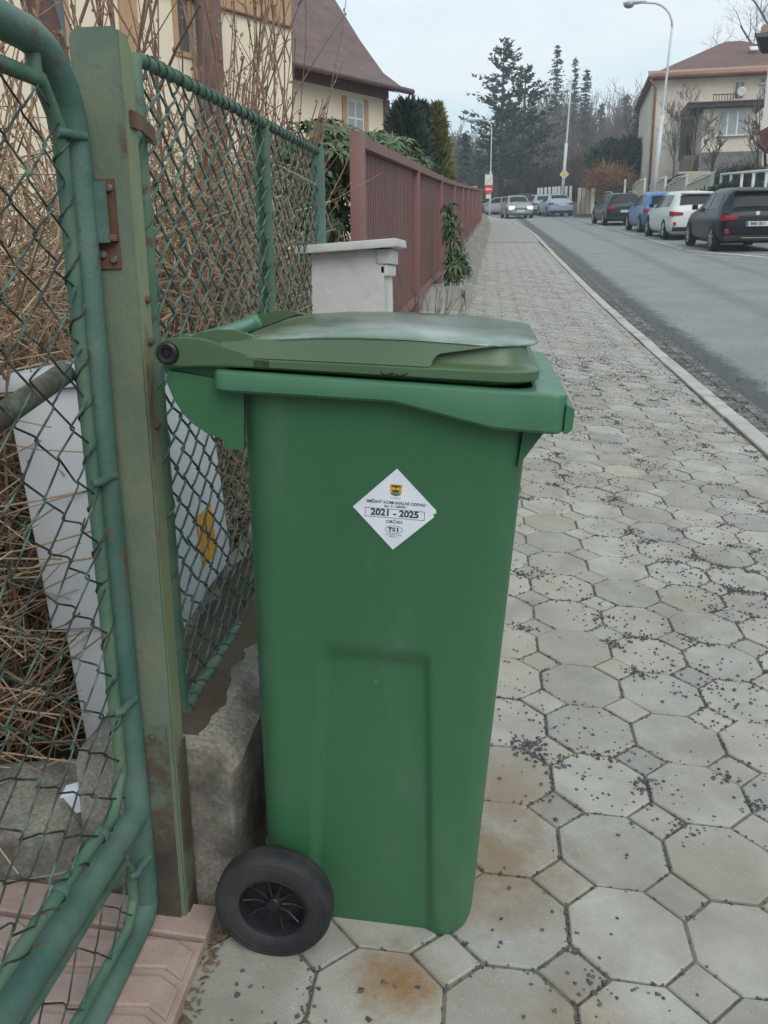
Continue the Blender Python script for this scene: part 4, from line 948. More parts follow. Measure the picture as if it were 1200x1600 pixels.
def leafy(name, label, spots, n, leaf, m, seed=1, cat='shrub', stems=True, buds=True, droop=.55, parts='leaves', per=9, xlim=99):
    """rhododendron-like bush: whorls of long drooping leaves; spots = ellipsoids (centre, radii)"""
    rr = random.Random(seed); b0 = Vector(spots[0][0]); base = Vector((b0.x, b0.y, gl(b0.x, b0.y))); t = thing(name, label, cat, tuple(base)); lf = MB(); bd = MB(); st = MB()
    for (c, rad, share) in spots:
        c = Vector(c)
        for i in range(int(n * share)):
            d = rv(rr, 1).normalized(); d.z = abs(d.z) * 1.0 if rr.random() < .75 else d.z
            k = rr.uniform(.62, 1.05); p = c + Vector((d.x * rad[0], d.y * rad[1], d.z * rad[2])) * k
            if p.x > xlim: continue
            axis = (Vector((d.x, d.y, d.z * .6 + .55)) + rv(rr, .25)).normalized(); A = axis.orthogonal().normalized(); Bq = axis.cross(A)
            if stems: st.tube([c + (p - c) * .25 + Vector((0, 0, -rad[2] * .25)), (c + p) / 2, p], leaf * .05, 3, cap=False)
            a0 = rr.uniform(0, 6.28)
            for j in range(per):
                a = a0 + 2 * math.pi * j / per + rr.gauss(0, .15); o = (A * math.cos(a) + Bq * math.sin(a)); L = leaf * rr.uniform(.75, 1.15); w = L * rr.uniform(.10, .135)
                dr = droop * rr.uniform(.5, 1.4); e1 = (o * .95 + axis * .25).normalized(); mid = p + e1 * L * .5; tip = mid + (e1 + Vector((0, 0, -dr * 1.6))).normalized() * L * .55
                sd_ = axis.cross(o).normalized(); nn = sd_.cross(e1).normalized()
                lf.add([p, mid + sd_ * w - nn * w * .35, mid + nn * w * .25, mid - sd_ * w - nn * w * .35, tip], [(0, 1, 2), (0, 2, 3), (1, 4, 2), (2, 4, 3)])
            if buds and rr.random() < .5:
                s = leaf * .07; q = p + axis * s; bd.add([q - axis * s, q + A * s * .5, q + Bq * s * .5, q - A * s * .5, q - Bq * s * .5, q + axis * s * 2], [(0, 2, 1), (0, 3, 2), (0, 4, 3), (0, 1, 4), (5, 1, 2), (5, 2, 3), (5, 3, 4), (5, 4, 1)])
    if st.v: st.build('stems', M['bark'], t)['kind'] = 'stuff'
    lf.build(parts, M[m], t)['kind'] = 'stuff'
    if bd.v: bd.build('buds', M['bud'], t)['kind'] = 'stuff'
    return t
leafy('rhododendron', 'rhododendron with drooping leaves between chain-link fence and red-brown fence', [(at(505, 285, 5.4), (.34, .5, .34), .6), (at(455, 330, 5.2), (.45, .5, .36), .3), (at(518, 370, 5.2), (.30, .4, .5), .4)], 250, .115, 'rhodo', 21, xlim=-1.0)
leafy('rhododendron', 'rhododendron behind the red-brown fence, under the house corner', [(at(600, 262, 7.9), (.36, .6, .26), .5), (at(636, 268, 9.6), (.40, .9, .34), .7), (at(675, 285, 12.5), (.4, 1.2, .32), .4)], 300, .155, 'rhodo', 22, xlim=-1.0)
leafy('climbing_shrub', 'slim evergreen climber standing against the red-brown fence on the pavement side', [(at(714, 432, 9.6), (.11, .14, .28), .7), (at(707, 378, 9.7), (.07, .08, .24), .35), (at(701, 342, 9.8), (.03, .03, .20), .14)], 66, .14, 'rhodo', 23, cat='climber', droop=.9, per=7)
stem_shrub('low_shrub', 'small leafless dark shrub at the foot of the red-brown fence', (-.60, 3.75, float(zs(3.75)) + .22), 46, .46, 1.0, .0030, seed=24, side=.9, m='bark', bud=True, xmax=.6, clip=-.30)

# litter and moss along edges
def litter():
    rr = random.Random(9); mb = MB()
    for i in range(900):
        zone = rr.random()
        if zone < .45: x, y = -.605 + rr.gauss(0, .012), rr.uniform(-2.3, -1.46)
        elif zone < .6: x, y = -.56 + rr.gauss(0, .02), rr.uniform(-1.4, .6)
        else: x, y = -.43 + .011 * 3 + abs(rr.gauss(0, .06)), rr.uniform(1.9, 16)
        z = float(tp(x, y)) + .003; s = rr.uniform(.003, .010) * (1 if y < 1 else 2.2); a = rr.uniform(0, 6.28); d = Vector((math.cos(a), math.sin(a), rr.uniform(-.2, .5))); n_ = Vector((-math.sin(a), math.cos(a), rr.uniform(-.4, .4)))
        p = Vector((x, y, z)); mb.add([p - d * s, p + n_ * s * .4, p + d * s, p - n_ * s * .4], [(0, 1, 2, 3)])
    o = mb.build('leaf_litter', M['dead_leaf']); tag(o, 'brown leaf litter along the edge of the pavement', 'leaf litter', kind='stuff')
litter()
q = MB(); q.grid([[(-.86 + .05 * j + .01 * math.sin(i * 2), -1.30 + .03 * i, .085 + .02 * math.sin(i + j) + .012 * i) for j in range(3)] for i in range(4)])
pc = at(105, 1275, 1.62); q = MB(); q.obox(pc, (.045, .01, .012), (.0, .03, .01), (-.012, .0, .035)); tag(q.build('paper_scrap', M['sticker']), 'crumpled red and white paper scrap on the ground beside the plinth', 'litter')

# ------------------------------------------------------------------ cream house on the left
M['cream'] = mat('cream_render', (.77, .665, .50), (.72, .615, .46), 2, rough=.9, coords='World', bump=.002, bscale=40)
M['ochre'] = mat('ochre_trim', (.46, .29, .165), (.41, .25, .14), 4, rough=.85, coords='World')
M['brown_trim'] = mat('brown_eaves', (.215, .115, .085), (.17, .088, .066), 4, rough=.7, coords='World')
M['roof_brown'] = mat('brown_shingle', (.19, .13, .115), (.135, .092, .085), 1.6, rough=.85, coords='World', c3=(.085, .060, .056), s3=12, t3=(.5, .7), bump=.01, bscale=16, stretch=(1, 1, 2.5))
M['glass'] = mat('window_glass', (.055, .065, .075), (.10, .115, .125), 2, rough=.08, spec=.8, coords='World')
M['curtain'] = mat('curtained_pane', (.22, .235, .235), (.30, .315, .31), 3, rough=.15, spec=.7, coords='World')
M['gutter_m'] = mat('gutter_brown', (.13, .075, .068), (.17, .11, .10), 6, rough=.5, coords='World')
FDIR = Vector((.574, .819, 0)); FN = Vector((.819, -.574, 0))           # along the facade (away), outward normal
HC = at(603, 136, 24.0)                                                # far facade corner just under the eave
def on_fac(px, py, off=0.0):                                           # point of the facade plane seen at a pixel
    r = Vector(map(float, (px - 600) / FPX * CR + (800 - py) / FPX * CU + CF)); C0 = Vector(map(float, CAM)); P0 = HC + FN * off
    t = (P0 - C0).dot(FN) / r.dot(FN); return C0 + r * t
hb = float(zs(15)) - .3
house = thing('cream_house', 'cream house with brown roof and ochre trim behind the hedge', 'house', (HC.x - 3, HC.y - 4, hb))
Cn = on_fac(455, 95); Wl = (Vector((Cn.x, Cn.y, 0)) - Vector((HC.x, HC.y, 0))).length + 4.5      # facade length incl. part behind the wing
ze = HC.z
q = MB(); q.obox(Vector((HC.x, HC.y, hb)), -FDIR * Wl, -FN * 8.0, (0, 0, ze - hb)); q.build('wall', M['cream'], house)
def band(s0, s1, z0, z1, off, th, m, nm, par=None):                     # strip on the facade, s metres back from the far corner
    b = MB(); b.obox(Vector((HC.x, HC.y, z0)) - FDIR * s1 + FN * off, FDIR * (s1 - s0), FN * th, (0, 0, z1 - z0)); return b.build(nm, M[m], par or house)
band(0, Wl - 4.5, ze - .32, ze - .02, .003, .10, 'brown_trim', 'frieze')
band(-.10, .12, hb, ze - .33, .004, .05, 'brown_trim', 'corner_trim')
w0 = on_fac(541, 180); w1 = on_fac(568, 180); s_a = (HC - w1).dot(FDIR); s_b = (HC - w0).dot(FDIR); zt2 = on_fac(555, 156).z; zb2 = zt2 - 1.45
band(s_a - .16, s_a, zb2 - .1, zt2 + .04, .003, .04, 'ochre', 'window_surround'); band(s_b, s_b + .16, zb2 - .1, zt2 + .04, .003, .04, 'ochre', 'window_surround')
win = band(s_a, s_b, zb2, zt2, -.02, .045, 'white', 'window')
for i in (0, 1):
    for jz, (a, b) in enumerate(((.06, .66), (.70, .95))):
        wd = (s_b - s_a); u0 = s_a + wd * (.08 + .47 * i); u1 = u0 + wd * .37; hh_ = zt2 - zb2
        band(u0, u1, zb2 + hh_ * a, zb2 + hh_ * b, .0255, .006, 'curtain', 'pane', win)
# main roof: slope towards us with a flared eave, half-hipped end
def roofpt(s, run, z): return Vector((HC.x, HC.y, 0)) - FDIR * s - FN * run + Vector((0, 0, z))
prof = [(-.62, ze - .10), (-.30, ze + .02), (.25, ze + .42), (1.0, ze + 1.35), (2.4, ze + 3.25), (4.0, ze + 5.3)]
verge = [-.38, -.30, -.18, -.04, .12, .25]
q = MB(); rows = []
for (run, z), ve in zip(prof, verge): rows.append([roofpt(s, run, z) for s in [ve] + list(np.linspace(.8, Wl, 6))])
q.grid(rows); rows2 = [[p - Vector((0, 0, .14)) for p in r] for r in rows]; q.grid(rows2, flip=True)
q.grid([[r[0] for r in rows], [r[0] for r in rows2]]); q.grid([rows[0], rows2[0]], flip=True)
rf = q.build('roof', M['roof_brown'], house, auto=25)
q = MB(); q.grid([[roofpt(s, r_, z) for s in (.0, Wl)] for r_, z in ((-.55, ze - .245), (.02, ze - .03))]); q.build('soffit', M['brown_trim'], house)
q = MB(); q.tube([roofpt(-.38, -.66, ze - .16), roofpt(Wl, -.66, ze - .16)], .075, 8); q.build('gutter', M['gutter_m'], house, smooth=True)
q = MB(); q.tube([roofpt(-.45, -.62, ze - .22), roofpt(-.42, -.60, ze - .45), roofpt(-.05, -.12, ze - .85), roofpt(-.02, -.10, ze - 1.2), roofpt(-.02, -.10, hb)], .055, 8); q.build('downpipe', M['gutter_m'], house, smooth=True)
a_, b_ = at(514, 50, 22.6), at(526, 62, 22.3)
sp = roofpt(2.2, 1.75, ze + 2.37)
tn = (roofpt(0, 2.4, ze + 3.25) - roofpt(0, 1.0, ze + 1.35)).normalized(); nn = FDIR.cross(tn) * -1
if nn.dot(FN) < 0: nn = -nn
q = MB(); q.obox(sp + nn * .02, FDIR * .75, tn * .95, nn * .10); q.build('skylight_frame', M['glass'], rf); q = MB(); q.obox(sp + nn * .122 + FDIR * .08 + tn * .08, FDIR * .59, tn * .79, nn * .01); q.build('skylight_pane', M['cabinet'], rf)
# half-hip overhang at the far gable
e0 = roofpt(-.55, 2.35, ze + 3.20); q = MB()
q.add([roofpt(-.95, 2.0, ze + 3.05), roofpt(-.95, 6.2, ze + 3.05), roofpt(.9, 4.2, ze + 5.9), roofpt(.25, 2.35, ze + 3.3), roofpt(-.95, 2.0, ze + 2.95), roofpt(-.95, 6.2, ze + 2.95), roofpt(.25, 2.35, ze + 2.95)],
      [(0, 1, 2), (0, 2, 3), (0, 4, 5, 1), (0, 3, 6, 4), (4, 6, 5)])
q.build('half_hip', M['roof_brown'], house)
q = MB(); q.add([roofpt(0, .02, ze), roofpt(0, 7.9, ze), roofpt(0, 4, ze + 5.1)] + [roofpt(.3, .02, ze), roofpt(.3, 7.9, ze), roofpt(.3, 4, ze + 5.1)], [(0, 1, 2), (3, 5, 4)]); q.build('gable_wall', M['cream'], house)
# projecting wing towards us
OFF = 2.6; Pw = on_fac(455, 60, OFF); sw = (Vector((HC.x, HC.y, 0)) + FN * OFF - Vector((Pw.x, Pw.y, 0))).dot(FDIR)
zw = at(455, -260, 20).z
q = MB(); q.obox(Vector((HC.x, HC.y, hb)) + FN * OFF - FDIR * sw, -FDIR * 14, -FN * 6, (0, 0, zw - hb)); q.build('wing_wall', M['cream'], house)
zo = on_fac(453, 42, OFF).z
band(sw + .02, sw + 13.9, zo, zo + 2.2, OFF + .003, .05, 'ochre', 'frieze')
band(sw + .02, sw + 13.9, zo - .03, zo, OFF + .003, .08, 'brown_trim', 'string_course')
for (pa, pb, nm) in ((277, 292, 'window'), (60, 100, 'window')):
    A_, B_ = on_fac(pa, 40, OFF), on_fac(pb, 40, OFF); s0 = (Vector((HC.x, HC.y, 0)) + FN * OFF - Vector((B_.x, B_.y, 0))).dot(FDIR); s1 = (Vector((HC.x, HC.y, 0)) + FN * OFF - Vector((A_.x, A_.y, 0))).dot(FDIR)
    z0 = on_fac(pa, 78, OFF).z
    w_ = band(s0 - .1, s1 + .1, z0 - .1, z0 + 1.7, OFF - .02, .06, 'ochre', 'window'); band(s0, s1, z0, z0 + 1.6, OFF + .041, .006, 'glass', 'pane', w_)
A_ = on_fac(200, 40, OFF); s1 = (Vector((HC.x, HC.y, 0)) + FN * OFF - Vector((A_.x, A_.y, 0))).dot(FDIR); band(s1 - .18, s1 + .18, hb, zo - .05, OFF + .003, .06, 'ochre', 'pilaster')
q = MB(); A_ = on_fac(326, 40, OFF + .35); q.tube([Vector((A_.x, A_.y, hb)), Vector((A_.x, A_.y, zw))], .24, 14); q.build('porch_column', M['gutter_m'], house, smooth=True)

# ------------------------------------------------------------------ trees
def limb_tree(mb, base, h, r, rr, lev=4, spread=.55, up=.25, first=.3, nside=4, twig=True, thin=.0035):
    def grow(p, d, L, rad, l):
        k = 4 if l < 2 else 3; pts = [p.copy()]; q = p.copy(); dd = d.normalized()
        for i in range(k):
            dd = (dd + rv(rr, .10 if l else .04) + Vector((0, 0, up * .18))).normalized(); q = q + dd * L / k; pts.append(q.copy())
        r2 = rad * (.55 if l < lev else .3); mb.tube(pts, rad, nside + 1 if l == 0 else (nside if l < 2 else 3), r2=max(thin, r2), cap=False)
        if l >= lev: return
        nb = rr.randint(5, 7) if l == 0 else rr.randint(3, 5)
        for i in range(nb):
            t = first + (1 - first) * (i + rr.random()) / nb if l == 0 else .25 + .75 * (i + rr.random()) / nb
            f = t * k; j = min(k - 1, int(f)); pp = pts[j].lerp(pts[j + 1], f - j); a = rr.uniform(0, 6.28)
            A = dd.orthogonal().normalized(); Bq = dd.cross(A); o = A * math.cos(a) + Bq * math.sin(a)
            grow(pp, dd * (1 - spread) + o * spread + Vector((0, 0, up)), L * rr.uniform(.42, .68) * (1.15 - .35 * t), max(thin, rad * (1 - .5 * t) * .55), l + 1)
    grow(Vector(base), Vector((rr.gauss(0, .03), rr.gauss(0, .03), 1)), h * .62, r, 0)
def bare_tree(name, label, base, h, r, seed, lev=4, m='bark_grey', grp=None, **k):
    t = thing(name, label, 'tree', tuple(base), grp); rr = random.Random(seed); mb = MB(); limb_tree(mb, base, h, r, rr, lev, **k)
    mb.build('trunk_and_branches', M[m], t, smooth=True); return t
def conifer(name, label, base, h, rad, seed, m='fir_dark', bot=.12, dens=1.0, style='fir', tr=.16, cat='tree', grp=None):
    t = thing(name, label, cat, tuple(base), grp); rr = random.Random(seed); B = Vector(base); tk = MB(); nd = MB()
    lx, ly = rr.gauss(0, .01), rr.gauss(0, .01)
    tk.tube([B + Vector((0, 0, -.5)), B + Vector((lx * h, ly * h, h * .5)), B + Vector((lx * h, ly * h, h))], tr, 7, r2=.03); tk.build('trunk', M['bark'], t, smooth=True)
    z = bot * h; nb = 0
    while z < h * .985:
        f = (z / h - bot) / (1 - bot)
        if style == 'pine': prof_ = rad * (1.05 * (1 - f) ** .62 * (.60 + .40 * min(1, f * 3.5)) * (.72 + .28 * math.sin(f * 40)) + .07)
        else: prof_ = rad * ((1 - f) ** .85) + .06 * rad
        cnt = max(4, int((7 if style == 'pine' else 9) * dens * (.6 + .4 * (1 - f))))
        for i in range(cnt):
            L = prof_ * rr.uniform(.45, 1.12); a = rr.uniform(0, 6.28); dz = (rr.uniform(.05, .35) if style == 'pine' else rr.uniform(-.35, .0)) + .5 * f ** 3
            d = Vector((math.cos(a), math.sin(a), dz)).normalized(); p0 = B + Vector((lx * z, ly * z, z + rr.uniform(-.1, .1)))
            ns = max(3, int(L / (.30 if style == 'pine' else .24) * dens))
            for j in range(ns):
                u = (.30 + .70 * (j + rr.random()) / ns) if style == 'pine' else (j + rr.random()) / ns
                c = p0 + d * L * u + rv(rr, .05 * L); c.z += (-.10 * L * u * u if style != 'pine' else .06 * L * u * u)
                s = (.34 if style == 'pine' else .26) * (1.2 - .45 * u) * rr.uniform(.7, 1.3) * (.7 + .06 * rad)
                for _ in range(5 if style == 'pine' else 4):
                    o = (d * rr.uniform(.2, 1) + rv(rr, .6)).normalized(); o.z = o.z * .6 + (.25 if style == 'pine' else -.16)
                    w = o.cross(rv(rr, 1)).normalized() * s * .26; q = c + o * s * rr.uniform(.7, 1.4)
                    nd.add([c - w, c + w, q + w * .35, q - w * .35], [(0, 1, 2, 3)])
        z += (.36 if style == 'pine' else .24) * (h / 12) ** .7 / dens ** .3 * rr.uniform(.7, 1.3)
        nb += 1
    nd.build('crown', M[m], t)['kind'] = 'stuff'; return t
def cone_shrub(name, label, base, h, rad, seed, m, n=2600, s=.10, cat='tree', shape=.8):
    t = thing(name, label, cat, tuple(base)); rr = random.Random(seed); B = Vector(base); mb = MB(); tk = MB()
    tk.tube([B, B + Vector((0, 0, h * .8))], .05, 6, r2=.02); tk.build('trunk', M['bark'], t)
    for i in range(n):
        f = rr.random() ** .8; R_ = rad * (1 - f) ** shape * (1 + .22 * math.sin(f * 37) * rr.random()); a = rr.uniform(0, 6.28); k = rr.uniform(.72, 1.03)
        p = B + Vector((math.cos(a) * R_ * k, math.sin(a) * R_ * k, f * h)); o = Vector((math.cos(a) * .6, math.sin(a) * .6, rr.uniform(.1, 1.2))).normalized(); w = o.cross(rv(rr, 1)).normalized() * s * .35
        q = p + o * s * rr.uniform(.7, 1.6); mb.add([p - w, p + w, q], [(0, 1, 2)])
    mb.build('crown', M[m], t)['kind'] = 'stuff'; return t
cone_shrub('thuja', 'golden conical conifer behind the red-brown fence', at(681, 305, 17) - Vector((0, 0, 1.18)), 2.77, .50, 31, 'thuja', 5600, .13, shape=.7)
cone_shrub('dark_conifer', 'dark bushy conifer between house corner and golden conifer', at(634, 300, 15) - Vector((0, 0, 1)), 2.40, .66, 32, 'fir_dark', 4600, .14, shape=.5)
cone_shrub('dark_conifer', 'low dark conifer behind the golden conifer', at(656, 300, 17) - Vector((0, 0, 1)), 2.55, .62, 33, 'fir_dark', 4600, .15, shape=.6)
def tree_at(px, py_top, py_base, d):                # base point and height from the pixels of top and foot
    b = at(px, py_base, d); return b, at(px, py_top, d).z - b.z
b, h = tree_at(782, 78, 318, 74); conifer('pine_tree', 'tall feathery pine rising above the end of the street', b, h, 4.1, 41, 'pine', .18, 1.15, 'pine', .26)
b, h = tree_at(815, 118, 318, 71); conifer('pine_tree', 'broad dark pine just beside the tallest pine', b, h, 4.2, 42, 'pine', .18, 1.15, 'pine', .24)
for i, (px, pt, pb_, d, rd, lab) in enumerate(((863, 70, 330, 92, 2.0, 'tall pointed spruce right of the two pines'), (889, 86, 330, 97, 1.2, 'slim grey-green spruce behind the white pole'),
                                              (905, 104, 330, 90, 1.9, 'dark pointed spruce behind the pole with diamond sign'), (934, 152, 330, 95, 1.7, 'short spruce alone in the gap of the wood'),
                                              (968, 138, 330, 88, 1.9, 'spruce at the edge of the wood beside the tall lamp'), (988, 160, 330, 70, 1.9, 'dark spruce against the corner of the hip-roofed house'),
                                              (724, 194, 330, 66, 1.5, 'dark spruce at the far end of the red-brown fence'), (745, 225, 330, 74, 1.3, 'small spruce behind the street lamp with no-entry sign'))):
    b, h = tree_at(px, pt + 16, pb_, d); conifer('spruce_tree', lab, b, h, rd * 1.45, 50 + i, 'spruce', .08, 1.0)
b, h = tree_at(1000, 70, 330, 84); bare_tree('larch_tree', 'pale leafless larch left of the tall street lamp', b, h, .14, 61, 4, 'wood_far', spread=.75, up=.05, first=.12)
b, h = tree_at(1175, -60, 300, 62); bare_tree('bare_tree', 'large leafless tree behind the hip-roofed house', b, h, .32, 62, 5, 'bark_grey', spread=.6, up=.22)
for i, (px, pt, pb_, d, lab) in enumerate(((1078, 135, 285, 44, 'slender leafless tree in front of the house porch'), (1050, 160, 290, 43, 'thin leafless sapling near the house downpipe'), (1110, 205, 290, 40, 'pollarded bare fruit tree in front of the house window'),
                                          (1182, 140, 290, 38, 'leafless tree beside the white neighbouring house'))):
    b, h = tree_at(px, pt, pb_, d); bare_tree('bare_tree', lab, b, h, .07, 70 + i, 4, 'bark_grey', spread=.5, up=.3, first=.25, thin=.008)
b, h = tree_at(155, -300, 420, 5.6); bare_tree('cherry_tree', 'banded reddish tree trunk behind the top of the gate post', (b.x, b.y, gl(b.x, b.y)), 6.5, .135, 81, 3, 'cherry', first=.55)
# the leafless wood on the slope behind: one mass
def wood():
    rr = random.Random(88); mb = MB()
    for i in range(330):
        y = rr.uniform(80, 128); px = rr.uniform(640, 1035); d = y + 2.7; p = at(px, 330, d); p.z = float(garden(p.x, p.y)) - .3
        top = np.interp(px, [640, 700, 760, 800, 850, 900, 960, 1000, 1040], [212, 200, 190, 170, 150, 140, 148, 140, 150]) + rr.uniform(-10, 75)
        h = max(4, at(px, float(top), d).z - p.z); limb_tree(mb, p, h, .09 + .006 * h, rr, 3, spread=.5, up=.35, first=.25, nside=3, thin=.022)
    for i in range(9000):                               # undergrowth twigs
        d = rr.uniform(76, 116); p = at(rr.uniform(690, 1010), 330, d); p.z = float(garden(p.x, p.y)) + rr.uniform(0, 3.6)
        q = p + Vector((rr.gauss(0, .5), rr.gauss(0, .3), rr.uniform(.4, 1.8))); mb.tube([p, q], rr.uniform(.015, .04), 3, cap=False)
    o = mb.build('leafless_wood', M['wood_far']); tag(o, 'grey-brown leafless wood filling the slope behind the parked cars', 'wood', kind='stuff')
wood()
def twig_mass(name, label, cat, ells, n, m, L, r, seed, up=.5):
    rr = random.Random(seed); b0 = Vector(ells[0][0]); t = thing(name, label, cat, (b0.x, b0.y, b0.z - ells[0][1][2])); mb = MB()
    for c, rad, sh_ in ells:
        for i in range(int(n * sh_)):
            d = rv(rr, 1).normalized() * rr.random() ** .33; p = Vector(c) + Vector((d.x * rad[0], d.y * rad[1], d.z * rad[2])); q = p + (rv(rr, .6) + Vector((0, 0, up))) * L
            mb.tube([p, (p + q) / 2 + rv(rr, L * .1), q], r * rr.uniform(.6, 1.3), 3, cap=False)
    mb.build('twigs', M[m], t)['kind'] = 'stuff'; return t
twig_mass('hedge', 'long brown leafless hedge beyond the light blue saloon', 'hedge', [(at(880, 290, 72), (2.2, 3, 1.8), .5), (at(840, 298, 75), (1.6, 3, 1.5), .35), (at(808, 305, 77), (1.4, 3, 1.1), .25), (at(918, 275, 68), (1.8, 3, 2.0), .4)], 5200, 'hedge', .5, .022, 91)
twig_mass('ornamental_shrub', 'orange-brown drooping shrub behind the cream panel fence', 'shrub', [(at(952, 285, 52), (1.35, 1, .75), 1)], 1500, 'orange_twig', .6, .018, 92, .1)
twig_mass('brown_bush', 'brown leafless bush on the bank above the garage', 'shrub', [(at(1165, 282, 40), (1.6, 1, .55), 1), (at(1135, 287, 40), (.8, .8, .35), .4)], 1500, 'hedge', .35, .015, 93, .2)
def leaf_ball(name, label, ells, n, m, s, seed):
    rr = random.Random(seed); b0 = Vector(ells[0][0]); t = thing(name, label, 'shrub', (b0.x, b0.y, b0.z - ells[0][1][2])); mb = MB()
    for c, rad, sh_ in ells:
        for i in range(int(n * sh_)):
            d = rv(rr, 1).normalized() * rr.uniform(.7, 1.08); p = Vector(c) + Vector((d.x * rad[0], d.y * rad[1], d.z * rad[2])); o = (d + rv(rr, .5)).normalized(); w = o.cross(rv(rr, 1)).normalized() * s * .4; q = p + o * s * rr.uniform(.6, 1.5)
            mb.add([p - w, p + w, q + w * .3, q - w * .3], [(0, 1, 2, 3)])
    mb.build('foliage', M[m], t)['kind'] = 'stuff'; return t
leaf_ball('yew_bush', 'big dark evergreen bush beside the tall street lamp', [(at(955, 258, 58), (1.5, 1.4, 1.5), 1), (at(983, 250, 57), (.9, 1, 1.3), .5), (at(940, 270, 58), (1, 1, .9), .4)], 2600, 'fir_dark', .28, 95)
leaf_ball('dark_shrub', 'dark evergreen shrub behind the white railing', [(at(1160, 305, 31), (1.4, .5, .4), 1)], 1400, 'fir_dark', .14, 96)

# ------------------------------------------------------------------ hip-roofed house up on the right
M['beige'] = mat('beige_render', (.64, .57, .48), (.56, .495, .41), 1.2, rough=.9, coords='World', c3=(.46, .39, .32), s3=.8, t3=(.5, .75))
M['roof_red'] = mat('red_brown_roof', (.165, .092, .074), (.12, .070, .058), 1.2, rough=.8, coords='World', bump=.01, bscale=10)
M['copper'] = mat('copper_gutter', (.36, .18, .12), (.29, .14, .095), 2, rough=.5, coords='World')
M['stone'] = mat('stone_base', (.20, .185, .18), (.11, .105, .105), 5, rough=.9, coords='World', bump=.02, bscale=9)
M['dark'] = mat('dark_timber', (.035, .028, .026), (.055, .045, .040), 4, rough=.8, coords='World')
M['lilac'] = mat('lilac_door', (.27, .23, .26), (.24, .205, .235), 3, rough=.7, coords='World')
M['cream_panel'] = mat('cream_panel', (.47, .42, .30), (.40, .36, .26), 2, rough=.8, coords='World')
M['offwhite'] = mat('offwhite_render', (.60, .575, .55), (.55, .53, .50), 2, rough=.85, coords='World')
M['steel'] = mat('galvanised_pole', (.58, .59, .58), (.50, .51, .51), 3, rough=.45, coords='World')
M['loggia_shade'] = mat('porch_shade', (.14, .12, .105), (.10, .09, .08), 2, rough=.8, coords='World')  # shade of the open loggia, put into the colour
HD = 52.0; O = at(1008, 292, HD); E1 = (at(1190, 292, HD - 1.2) - O); E1.z = 0; PXM = E1.length / 182; E1.normalize(); E2 = Vector((-E1.y, E1.x, 0)); K_ = HD / FPX
def hp(px, py, dep=0.0):                               # facade coordinates in photo pixels, dep metres towards the viewer
    return O + E1 * (px - 1008) * PXM - E2 * dep + Vector((0, 0, (292 - py) * K_))
rh = thing('hip_roofed_house', 'beige house with red-brown hipped roof behind the parked cars', 'house', tuple(O))
def hbox(px0, px1, py0, py1, d0, d1, m, nm, par=None):
    q = MB(); p = hp(px0, py1, d1); q.obox(p, E1 * (px1 - px0) * PXM, E2 * (d1 - d0), (0, 0, (py1 - py0) * K_)); return q.build(nm, M[m], par or rh)
hbox(1010, 1290, 140, 310, -9, 0, 'beige', 'wall')
q = MB(); ev = .55; zE = hp(0, 137).z
def rp2(px, dep, py): p = hp(px, py, dep); return p
A = [rp2(1000, ev, 136), rp2(1302, ev, 136), rp2(1302, -9 - ev, 136), rp2(1000, -9 - ev, 136)]; r0, r1 = rp2(1133, -4.5, 66), rp2(1160, -4.5, 66)
q.add(A + [r0, r1] + [p - Vector((0, 0, .18)) for p in A], [(0, 1, 5, 4), (1, 2, 5), (2, 3, 4, 5), (3, 0, 4), (9, 8, 7, 6), (0, 6, 7, 1), (3, 9, 6, 0), (1, 7, 8, 2), (2, 8, 9, 3)]); rfo = q.build('roof', M['roof_red'], rh)
q = MB(); q.tube([rp2(1000, ev + .06, 137.5), rp2(1302, ev + .06, 137.5)], .11, 8); q.build('gutter', M['copper'], rh, smooth=True)
q = MB(); g0, g1 = rp2(1000, ev, 135.2), rp2(1302, ev, 135.2); sl_ = (r0 - rp2(1133, ev, 136)); sl_.normalize(); q.obox(g0 + sl_ * .05 + Vector((0, -.0, .03)), g1 - g0, sl_ * .45, (0, 0, .03)); q.build('eave_flashing', M['copper'], rfo)
q = MB(); q.tube([rp2(1003, ev, 141), rp2(1008, ev * .8, 146), rp2(1014, .12, 152), rp2(1014, .12, 300)], .075, 8); q.build('downpipe', M['copper'], rh, smooth=True)
sk = rp2(1168, -1.35, 95); q = MB(); q.obox(rp2(1163, .15 - 2.1, 98) + Vector((0, 0, .12)), E1 * .5, sl_ * .55, (0, 0, .06)); q.build('skylight', M['cabinet'], rfo)
q = MB(); q.obox(rp2(1186, -3.2, 104), E1 * 1.2, E2 * .8, (0, 0, 2.0)); q.build('chimney', M['copper'], rfo)
def window(px0, px1, py0, py1, dep, n, par=None, m='glass', sill=True):
    w = hbox(px0, px1, py0, py1, dep - .02, dep + .05, 'white', 'window', par); f = .10 * K_ * (px1 - px0) / K_ / max(1, n) * 1.0
    wd = (px1 - px0) / n
    for i in range(n): hbox(px0 + wd * i + wd * .09, px0 + wd * (i + 1) - wd * .09, py0 + 1.3, py1 - 1.3, dep + .051, dep + .058, m, 'pane', w)
    if sill: hbox(px0 - 1.5, px1 + 1.5, py1 + .05, py1 + 1.2, dep + .004, dep + .16, 'beige', 'sill', w)
window(1135, 1149, 147, 172, 0, 2); hbox(1136, 1148, 174, 188, .004, .03, 'dark', 'balcony_door'); window(1172, 1180, 142, 152, 0, 1)
window(1166, 1174, 201, 210, 0, 1)
hbox(1080, 1172, 253, 312, 2.02, 2.6, 'stone', 'stone_plinth')
hbox(1082, 1156, 194, 253, .0, 2.5, 'beige', 'porch_wall'); hbox(1057, 1081.5, 196, 256, .02, .06, 'loggia_shade', 'porch_shade_panel')  # flat dark panel on the wall stands in for the shaded loggia
